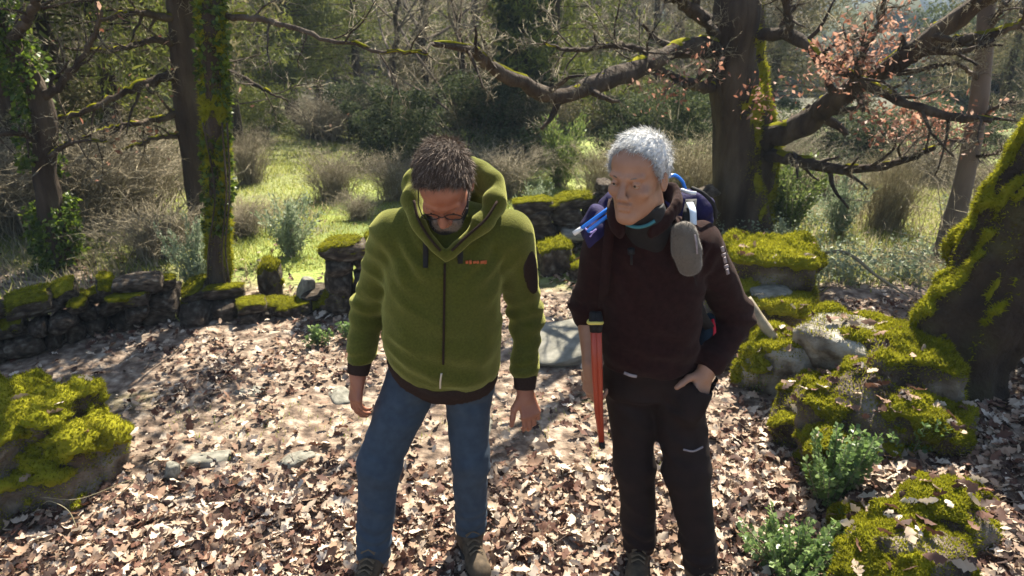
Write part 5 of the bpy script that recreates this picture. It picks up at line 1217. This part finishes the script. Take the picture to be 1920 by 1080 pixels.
    v.loft([(.74, -.246, 2.18, .165, .115), (.90, -.246, 2.17, .165, .125)], .05)
    hemR = aR+A(0, .01, .01); hemL = aL+A(0, .01, .03)
    v.chain([hR, kR, hemR], [.100, .078, .066], .035, sq=(1, 1.05, 1)); v.chain([hL, kL, hemL], [.098, .068, .058], .035, sq=(1, 1.05, 1))
    v.clip(lambda X, Y, Z: np.maximum(np.where(X < -.30, hemR[2]-.035, hemL[2]-.03)-Z, Z-.90)+0*Y)
    v.warp(folds([(kR, .09, (.5, .3, 1), 85, .0035), (kL, .09, (-.5, .3, 1), 85, .0035), (hemR+A(0, 0, .07), .09, (.2, 0, 1), 120, .006), (hemL+A(0, 0, .06), .09, (-.15, 0, 1), 120, .006), ((hR+hL)/2+A(0, -.1, -.05), .12, (.5, .3, 1), 70, .006)]))
    V, F = v.surf(); part('jeans', V, F, M_denim, root)
    g1 = float(Hxy(aR[0], 2.0)); g2 = float(Hxy(aL[0], 2.1))
    boot(root, A(aR[0]+.01, aR[1]+.07, g1), A(aR[0]-.02, aR[1]-.215, g1), aR+A(0, .005, -.01))
    boot(root, A(aL[0]-.03, aL[1]+.07, g2), A(aL[0]+.055, aL[1]-.205, g2), aL+A(-.005, .005, -.01))

def person_brown():
    root = thing('person', 'grey haired man in dark brown pullover and trousers, thumb outside his pocket, looking left', 'person', (.48, 2.05, 0))
    sR, eR, wR = W(1135, 452, 2.04), W(1101, 575, 2.14), W(1108, 684, 2.03)
    sL, eL, wL = W(1312, 456, 2.07), W(1378, 592, 2.20), W(1326, 690, 2.05)
    hR, kR, aR = W(1180, 715, 2.14), W(1190, 870, 2.10), W(1200, 1018, 2.10)
    hL, kL, aL = W(1268, 715, 2.12), W(1288, 880, 2.03), W(1313, 1058, 1.98)
    hc = W(1197, 329, 1.91); R = basis((-.56, -.82, -.06), roll=-.02); s = .95
    v = Vox(axis(.10, .88, .010, .0042, [(hc[0]-.12, hc[0]+.11), (wL[0]-.13, wL[0]+.05), (wR[0]-.05, wR[0]+.05)]),
            axis(1.70, 2.40, .009, .0050, [(1.76, 2.12)]), axis(.03, 1.78, .012, .0042, [(min(wR[2], wL[2])-.14, max(wR[2], wL[2])+.03), (hc[2]-.17, hc[2]+.13)]))
    L = head_sdf(v, hc, R, s, jaw=.98)
    nb = A(.425, 2.02, 1.39)
    v.cap(L(0, -.03, -.06), nb, .056, .054, .02)
    v.cap(nb-A(0, -.03, .15), A(.475, 2.12, .94), .09, .11, .03, sq=(1.2, .8, 1)); v.cap(sR-A(0, 0, .03), sL-A(0, 0, .03), .040, k=.04)
    v.chain([sR, eR, wR], [.048, .041, .027], .03); v.chain([sL, eL, wL], [.048, .041, .029], .03)
    v.chain([hR, kR, aR], [.08, .052, .038], .03); v.chain([hL, kL, aL], [.08, .052, .038], .03)
    hand_sdf(v, wR+A(0, -.004, -.012), A(.06, -.10, -1), A(-.80, -.55, 0), 1, curl=.95, s=.98)
    hdir = W(1300, 765, 2.0)-wL; tdir = W(1262, 735, 1.93)-W(1300, 705, 1.99)
    hand_sdf(v, wL+hdir*.08, hdir, A(.35, -.9, .2), 1, curl=.12, s=1.02, thumb_dir=tdir)
    V, F = v.surf(); part('body', V, F, M_skin2, root)
    V, F = hair_cap(hc, R, s, .008, .040, .62, side=.9); hr = part('hair', V, F, M_hair2, root)
    V2, F2 = strands(V, F, 15000, .024, R@A(.2, .85, -.25), .80, .0007, RNG, jit=.18); part('hair_strand', V2, F2, M_hair2, hr, kind='stuff')
    eyes(root, L, s, R)
    B = Buf()
    for q in (-1, 1): tube(B, smooth_path([L(q*.014, .098, .014), L(q*.032, .093, .019), L(q*.050, .077, .015)], 8), [.001, .0022, .0026, .0026, .0024, .002, .0015, .001], 5)
    V, F = B.get(); part('eyebrows', V, F, M_beard, root, kind='stuff')
    # pullover
    v = Vox(axis(.08, .90, .0065), axis(1.80, 2.34, .0075), axis(.83, 1.56, .0065))
    v.loft([(.872, .478, 2.115, .158, .118), (.93, .475, 2.105, .165, .128), (1.05, .468, 2.085, .162, .126), (1.18, .455, 2.06, .165, .122), (1.30, .440, 2.045, .168, .112), (1.40, .428, 2.02, .10, .08)], .05)
    v.cap(sR+A(.02, 0, 0), nb+A(-.06, .01, -.01), .060, .05, .05); v.cap(sL+A(-.02, 0, 0), nb+A(.06, .01, -.01), .060, .05, .05)
    mR = eR*.88+wR*.12; mL = eL*.15+wL*.85
    v.chain([sR, eR, mR], [.066, .056, .052], .03, sq=(1, 1.1, 1)); v.chain([sL, eL, mL], [.068, .062, .052], .03, sq=(1, 1.1, 1))
    # stand collar, open at the front
    nk = L(0, -.02, -.085)
    v.cap(nb+A(0, 0, -.01), nk+A(.004, .03, .015), .082, .078, .02)
    v.cap(W(1180, 432, 1.90), W(1192, 380, 1.90), .045, .06, .02, sub=True); v.cap(nb+A(-.0, -.03, .03), nk+A(0, 0, .12), .062, .072, .008, sub=True)
    v.warp(folds([(eR, .09, (.1, .1, 1), 95, .007), (eL, .10, (.5, .1, 1), 95, .008), (mL, .06, (.6, 0, 1), 120, .006), (A(.47, 1.98, .97), .15, (.3, 0, 1), 65, .006), (sL+A(-.03, -.06, .01), .08, (.9, .2, -.5), 110, .006),
                  (sR+A(.08, -.1, -.06), .09, (1, 0, .8), 75, .005)]))
    V, F = v.surf(); sp = snapper(V); part('pullover', V, F, M_choc, root)
    v = Vox(axis(.30, .56, .006), axis(1.84, 2.15, .006), axis(1.28, 1.50, .006)); v.cap(nb+A(0, -.015, -.02), nk+A(0, -.002, -.012), .074, .064, .02)
    v.clip(lambda X, Y, Z: (Z-(nk[2]+.0))+0*X+0*Y); V, F = v.surf(); su = snapper(V); part('undershirt', V, F, M_black, root)
    B = Buf(); tube(B, smooth_path([su(1166, 414, .002, 9), su(1178, 422, .002, 9), su(1196, 426, .002, 9), su(1214, 422, .002, 9), su(1228, 414, .002, 9)], 16), .0055, 6)
    V, F = B.get(); part('shirt_collar', V, F, M_teal, root)
    v = Vox(axis(.24, .60, .005), axis(1.82, 2.2, .005), axis(1.28, 1.60, .005))
    cr = smooth_path([W(1222, 432, 1.895), W(1252, 408, 1.93), W(1270, 382, 1.99), W(1258, 362, 2.06), W(1218, 352, 2.10), W(1178, 360, 2.07), W(1152, 384, 1.99), W(1150, 408, 1.92), W(1164, 432, 1.895)], 30)
    for i in range(29): v.cap(cr[i], cr[i+1], .014, .014, .008, sq=(1, 1, 2.0))
    v.warp(lambda P: .004*noise(P, 22, 3)); V, F = v.surf(); part('collar', V, F, M_choc, root)
    for i, (y0, y1) in enumerate(((463, 472), (476, 480), (483, 493), (497, 502), (505, 514))):
        f = (y0-463)/51; strip_on(root, 'sleeve_print', [sp(1354+f*11, y0, .003, 6), sp(1354+f*11+(y1-y0)*.22, y1, .003, 6)], .010+.004*(i % 2), .004, M_grey_print, (1, .3, 0))
    # clip microphone
    B = Buf(); tube(B, [W(1183, 466, 1.915), W(1184, 476, 1.915)], .011, 10); tube(B, [W(1184, 478, 1.905), W(1184, 496, 1.91)], .004, 8)
    V, F = B.get(); part('clip_microphone', V, F, M_black, root)
    # trousers
    v = Vox(axis(.22, .84, .0065), axis(1.82, 2.34, .0075), axis(.03, .96, .0065))
    v.loft([(.76, .478, 2.13, .145, .10), (.94, .476, 2.12, .148, .112)], .05)
    v.chain([hR, kR, aR+A(0, 0, .01)], [.093, .070, .068], .035, sq=(1, 1.05, 1)); v.chain([hL, kL, aL+A(0, 0, .015)], [.096, .080, .062], .035, sq=(1, 1.05, 1))
    v.cap(wL+hdir*.2, wL+hdir*1.15+A(0, .02, 0), .050, .046, .03); v.clip(lambda X, Y, Z: np.maximum(.055-Z, Z-.925)+0*X+0*Y)
    hb = wL+hdir*.62; hn = hdir/np.linalg.norm(hdir)
    v.cap(wL-hn*.02, wL+hn*.055, .046, .044, .012, sub=True)
    v.warp(folds([(kR, .08, (.5, .3, 1), 75, .002), (kL, .08, (-.5, .3, 1), 75, .002), (aR+A(0, 0, .07), .09, (.2, 0, 1), 110, .008), (aL+A(0, 0, .07), .09, (-.15, 0, 1), 110, .008), ((hR+hL)/2+A(0, -.1, -.06), .12, (.5, .3, 1), 70, .005)]))
    V, F = v.surf(); st_ = snapper(V); part('trousers', V, F, M_trou, root)
    strip_on(root, 'pocket_zip', [st_(1281, 843), st_(1300, 846), st_(1318, 838)], .006, .004, M_grey_print, (0, 0, 1))
    strip_on(root, 'waist_logo', [W(1170, 699, 2.00), W(1183, 704, 1.992), W(1194, 706, 1.99)], .010, .004, M_grey_print, (0, 0, 1))
    g1 = float(Hxy(aR[0], 2.0)); g2 = float(Hxy(aL[0], 1.9))
    boot(root, A(aR[0]+.01, aR[1]+.07, g1), A(aR[0]-.045, aR[1]-.205, g1), aR+A(0, .005, -.01))
    boot(root, A(aL[0]-.01, aL[1]+.075, g2), A(aL[0]+.02, aL[1]-.20, g2), aL+A(0, .005, -.01))
    # ---- backpack
    bp = thing('backpack', 'violet blue hiking backpack worn by the grey haired man, drinking tube on its strap', 'backpack', (.47, 2.24, .9))
    v = Vox(axis(.15, .80, .008), axis(2.02, 2.50, .008), axis(.80, 1.56, .008))
    v.box((.475, 2.27, 1.14), (.165, .085, .30), None, .06, .03); v.box((.475, 2.25, 1.37), (.185, .07, .07), None, .06, .04)
    v.ell(W(1118, 428, 2.13), (.050, .06, .075), None, .04); v.ell(W(1316, 396, 2.17), (.040, .045, .055), None, .05)
    v.box((.47, 2.36, 1.05), (.12, .06, .18), None, .05, .02)
    v.warp(folds([(A(.3, 2.15, 1.35), .15, (1, 0, 1), 70, .006), (A(.64, 2.15, 1.35), .15, (-1, 0, 1), 70, .006)]))
    V, F = v.surf(); part('pack_body', V, F, M_pack, bp)
    strip_on(bp, 'shoulder_strap', [W(1296, 376, 2.08), W(1294, 388, 2.01), W(1291, 404, 1.965), W(1287, 450, 1.955), W(1292, 520, 1.965), W(1315, 590, 2.04), W(1335, 620, 2.16)], .034, .010, M_black, (1, .2, .1))
    strip_on(bp, 'shoulder_strap', [W(1150, 375, 2.14), W(1146, 400, 2.0), W(1143, 430, 1.945), W(1138, 480, 1.945), W(1133, 540, 1.99), W(1128, 590, 2.10)], .030, .010, M_choc, (1, -.2, .1))
    v = Vox(axis(.20, .36, .006), axis(1.9, 2.2, .006), axis(1.24, 1.50, .006)); v.chain([W(1152, 392, 2.08), W(1134, 412, 2.04), W(1120, 440, 2.01), W(1118, 462, 2.01)], [.024, .030, .034, .026], .02, sq=(1, .8, 1)); v.warp(lambda P: .004*noise(P, 25, 3)); V, F = v.surf(); part('padded_strap', V, F, M_pack, bp)
    strip_on(bp, 'strap_webbing', [W(1293, 380, 2.0), W(1299, 396, 1.955), W(1300, 422, 1.945)], .020, .003, M_ltblue, (1, .2, .1))
    strip_on(bp, 'strap_webbing', [W(1278, 356, 2.09), W(1292, 361, 2.06), W(1305, 362, 2.06)], .010, .006, M_white, (0, .2, 1))
    v = Vox(axis(.55, .80, .006), axis(2.0, 2.3, .006), axis(.82, 1.14, .006)); v.chain([W(1330, 598, 2.16), W(1330, 632, 2.14), W(1316, 668, 2.11)], [.022, .030, .024], .02, sq=(1, 1, 1)); v.warp(lambda P: .003*noise(P, 35, 3)); V, F = v.surf(); sk = snapper(V)
    part('side_pocket', V, F, material('teal_navy_mesh', [(.006, .018, .035), (.012, .03, .05)], rough=.8), bp)
    strip_on(bp, 'side_webbing', [sk(1336, 598, .002, 8), sk(1340, 618, .002, 8), sk(1337, 642, .002, 8), sk(1326, 664, .002, 8)], .009, .004, M_red, (1, 0, 0))
    strip_on(bp, 'compression_strap', [W(1296, 352, 2.13), W(1318, 362, 2.11), W(1338, 384, 2.10), W(1342, 410, 2.12)], .012, .004, M_black, (.7, .2, .6))
    for pts in ([W(1162, 378, 2.03), W(1140, 392, 1.985), W(1112, 412, 1.975), W(1090, 428, 1.985)], [W(1166, 384, 2.03), W(1146, 400, 1.975), W(1122, 418, 1.965), W(1102, 434, 1.975)],
                [W(1254, 331, 2.11), W(1266, 329, 2.12), W(1279, 340, 2.13), W(1285, 356, 2.14)]):
        B = Buf(); tube(B, smooth_path(pts, 14), .0058, 10); V, F = B.get(); part('drinking_tube', V, F, M_tube, bp)
    B = Buf(); tube(B, [W(1092, 427, 1.985), W(1076, 438, 1.99)], [.0065, .008], 10); V, F = B.get(); part('tube_mouthpiece', V, F, M_white, bp)
    strip_on(bp, 'cord_loop', smooth_path([W(1097, 428, 1.99), W(1108, 436, 1.985), W(1118, 430, 1.985), W(1106, 444, 1.985)], 8), .004, .004, material('lilac_cord', [(.45, .35, .7)], rough=.6), (0, 0, 1))
    # furry pouch hanging on the shoulder strap
    ft = thing('strap_pouch', 'grey brown furry pouch hanging on the left shoulder strap of the backpack', 'pouch', W(1288, 515, 1.93))
    v = Vox(*[axis(c[0], c[1], .006) for c in ((.46, .66), (1.80, 2.0), (1.14, 1.48))])
    v.chain([W(1282, 440, 1.905), W(1288, 470, 1.90), W(1293, 496, 1.905)], [.040, .042, .036], .01, sq=(1, .75, 1)); v.warp(lambda P: .002*noise(P, 60, 3))
    V, F = v.surf(); o = part('pouch_body', V, F, M_mic, ft); V2, F2 = strands(V, F, 9000, .007, A(0, 0, -1), .35, .0006, RNG); part('fur', V2, F2, M_mic, o, kind='stuff')
    strip_on(ft, 'pouch_zip', [W(1303, 440, 1.872), W(1306, 460, 1.866), W(1307, 476, 1.870)], .005, .004, M_grey_print, (1, 0, 0))
    # walking poles
    pl = thing('walking_poles', 'folded orange red walking poles with yellow strap hanging from his right hand', 'walking poles', W(1128, 838, 2.0))
    for i, dx in enumerate((0, 9)):
        B = Buf(); tube(B, [W(1113+dx, 612, 1.965), W(1115+dx, 690, 1.965), W(1119+dx*.8, 770, 1.97), W(1126+dx*.4, 828, 1.98)], [.0105, .0105, .0085, .006], 12); V, F = B.get(); p_ = part('pole', V, F, M_polered, pl)
        B = Buf(); tube(B, [W(1112+dx, 585, 1.975), W(1113+dx, 600, 1.97), W(1113+dx, 622, 1.965)], [.012, .016, .012], 12); V, F = B.get(); part('grip', V, F, M_black, p_)
        B = Buf(); tube(B, [W(1126+dx*.4, 828, 1.98), W(1128+dx*.4, 840, 1.98)], [.008, .006], 10); V, F = B.get(); part('tip', V, F, M_black, p_)
    B = Buf(); cc = W(1116, 603, 1.965); a = np.linspace(0, 2*math.pi, 17); tube(B, [cc+A(.022*math.cos(t), .018*math.sin(t), -.003*math.cos(2*t)) for t in a], .0055, 8, cap=False); V, F = B.get(); part('wrist_strap', V, F, M_yellow, pl)
person_green(); person_brown()
# ---------------------------------------------------------------- thin air
def haze():
    lo = A(-950, -40, -35); hi = A(950, 1250, 100); V = np.array([[x, y, z] for x in (lo[0], hi[0]) for y in (lo[1], hi[1]) for z in (lo[2], hi[2])])
    F = np.array([[0, 1, 3, 2], [4, 6, 7, 5], [0, 4, 5, 1], [2, 3, 7, 6], [0, 2, 6, 4], [1, 5, 7, 3]]); m = bpy.data.materials.new('thin_haze'); m.use_nodes = True; n = m.node_tree.nodes; n.remove(n['Principled BSDF'])
    v = n.new('ShaderNodeVolumePrincipled'); v.inputs['Color'].default_value = (.62, .78, 1, 1); v.inputs['Anisotropy'].default_value = .0; v.inputs['Density'].default_value = .0013; m.node_tree.links.new(v.outputs[0], n['Material Output'].inputs['Volume'])
    link('haze', mesh('haze', V, F, m, smooth=False), kind='stuff')
haze()
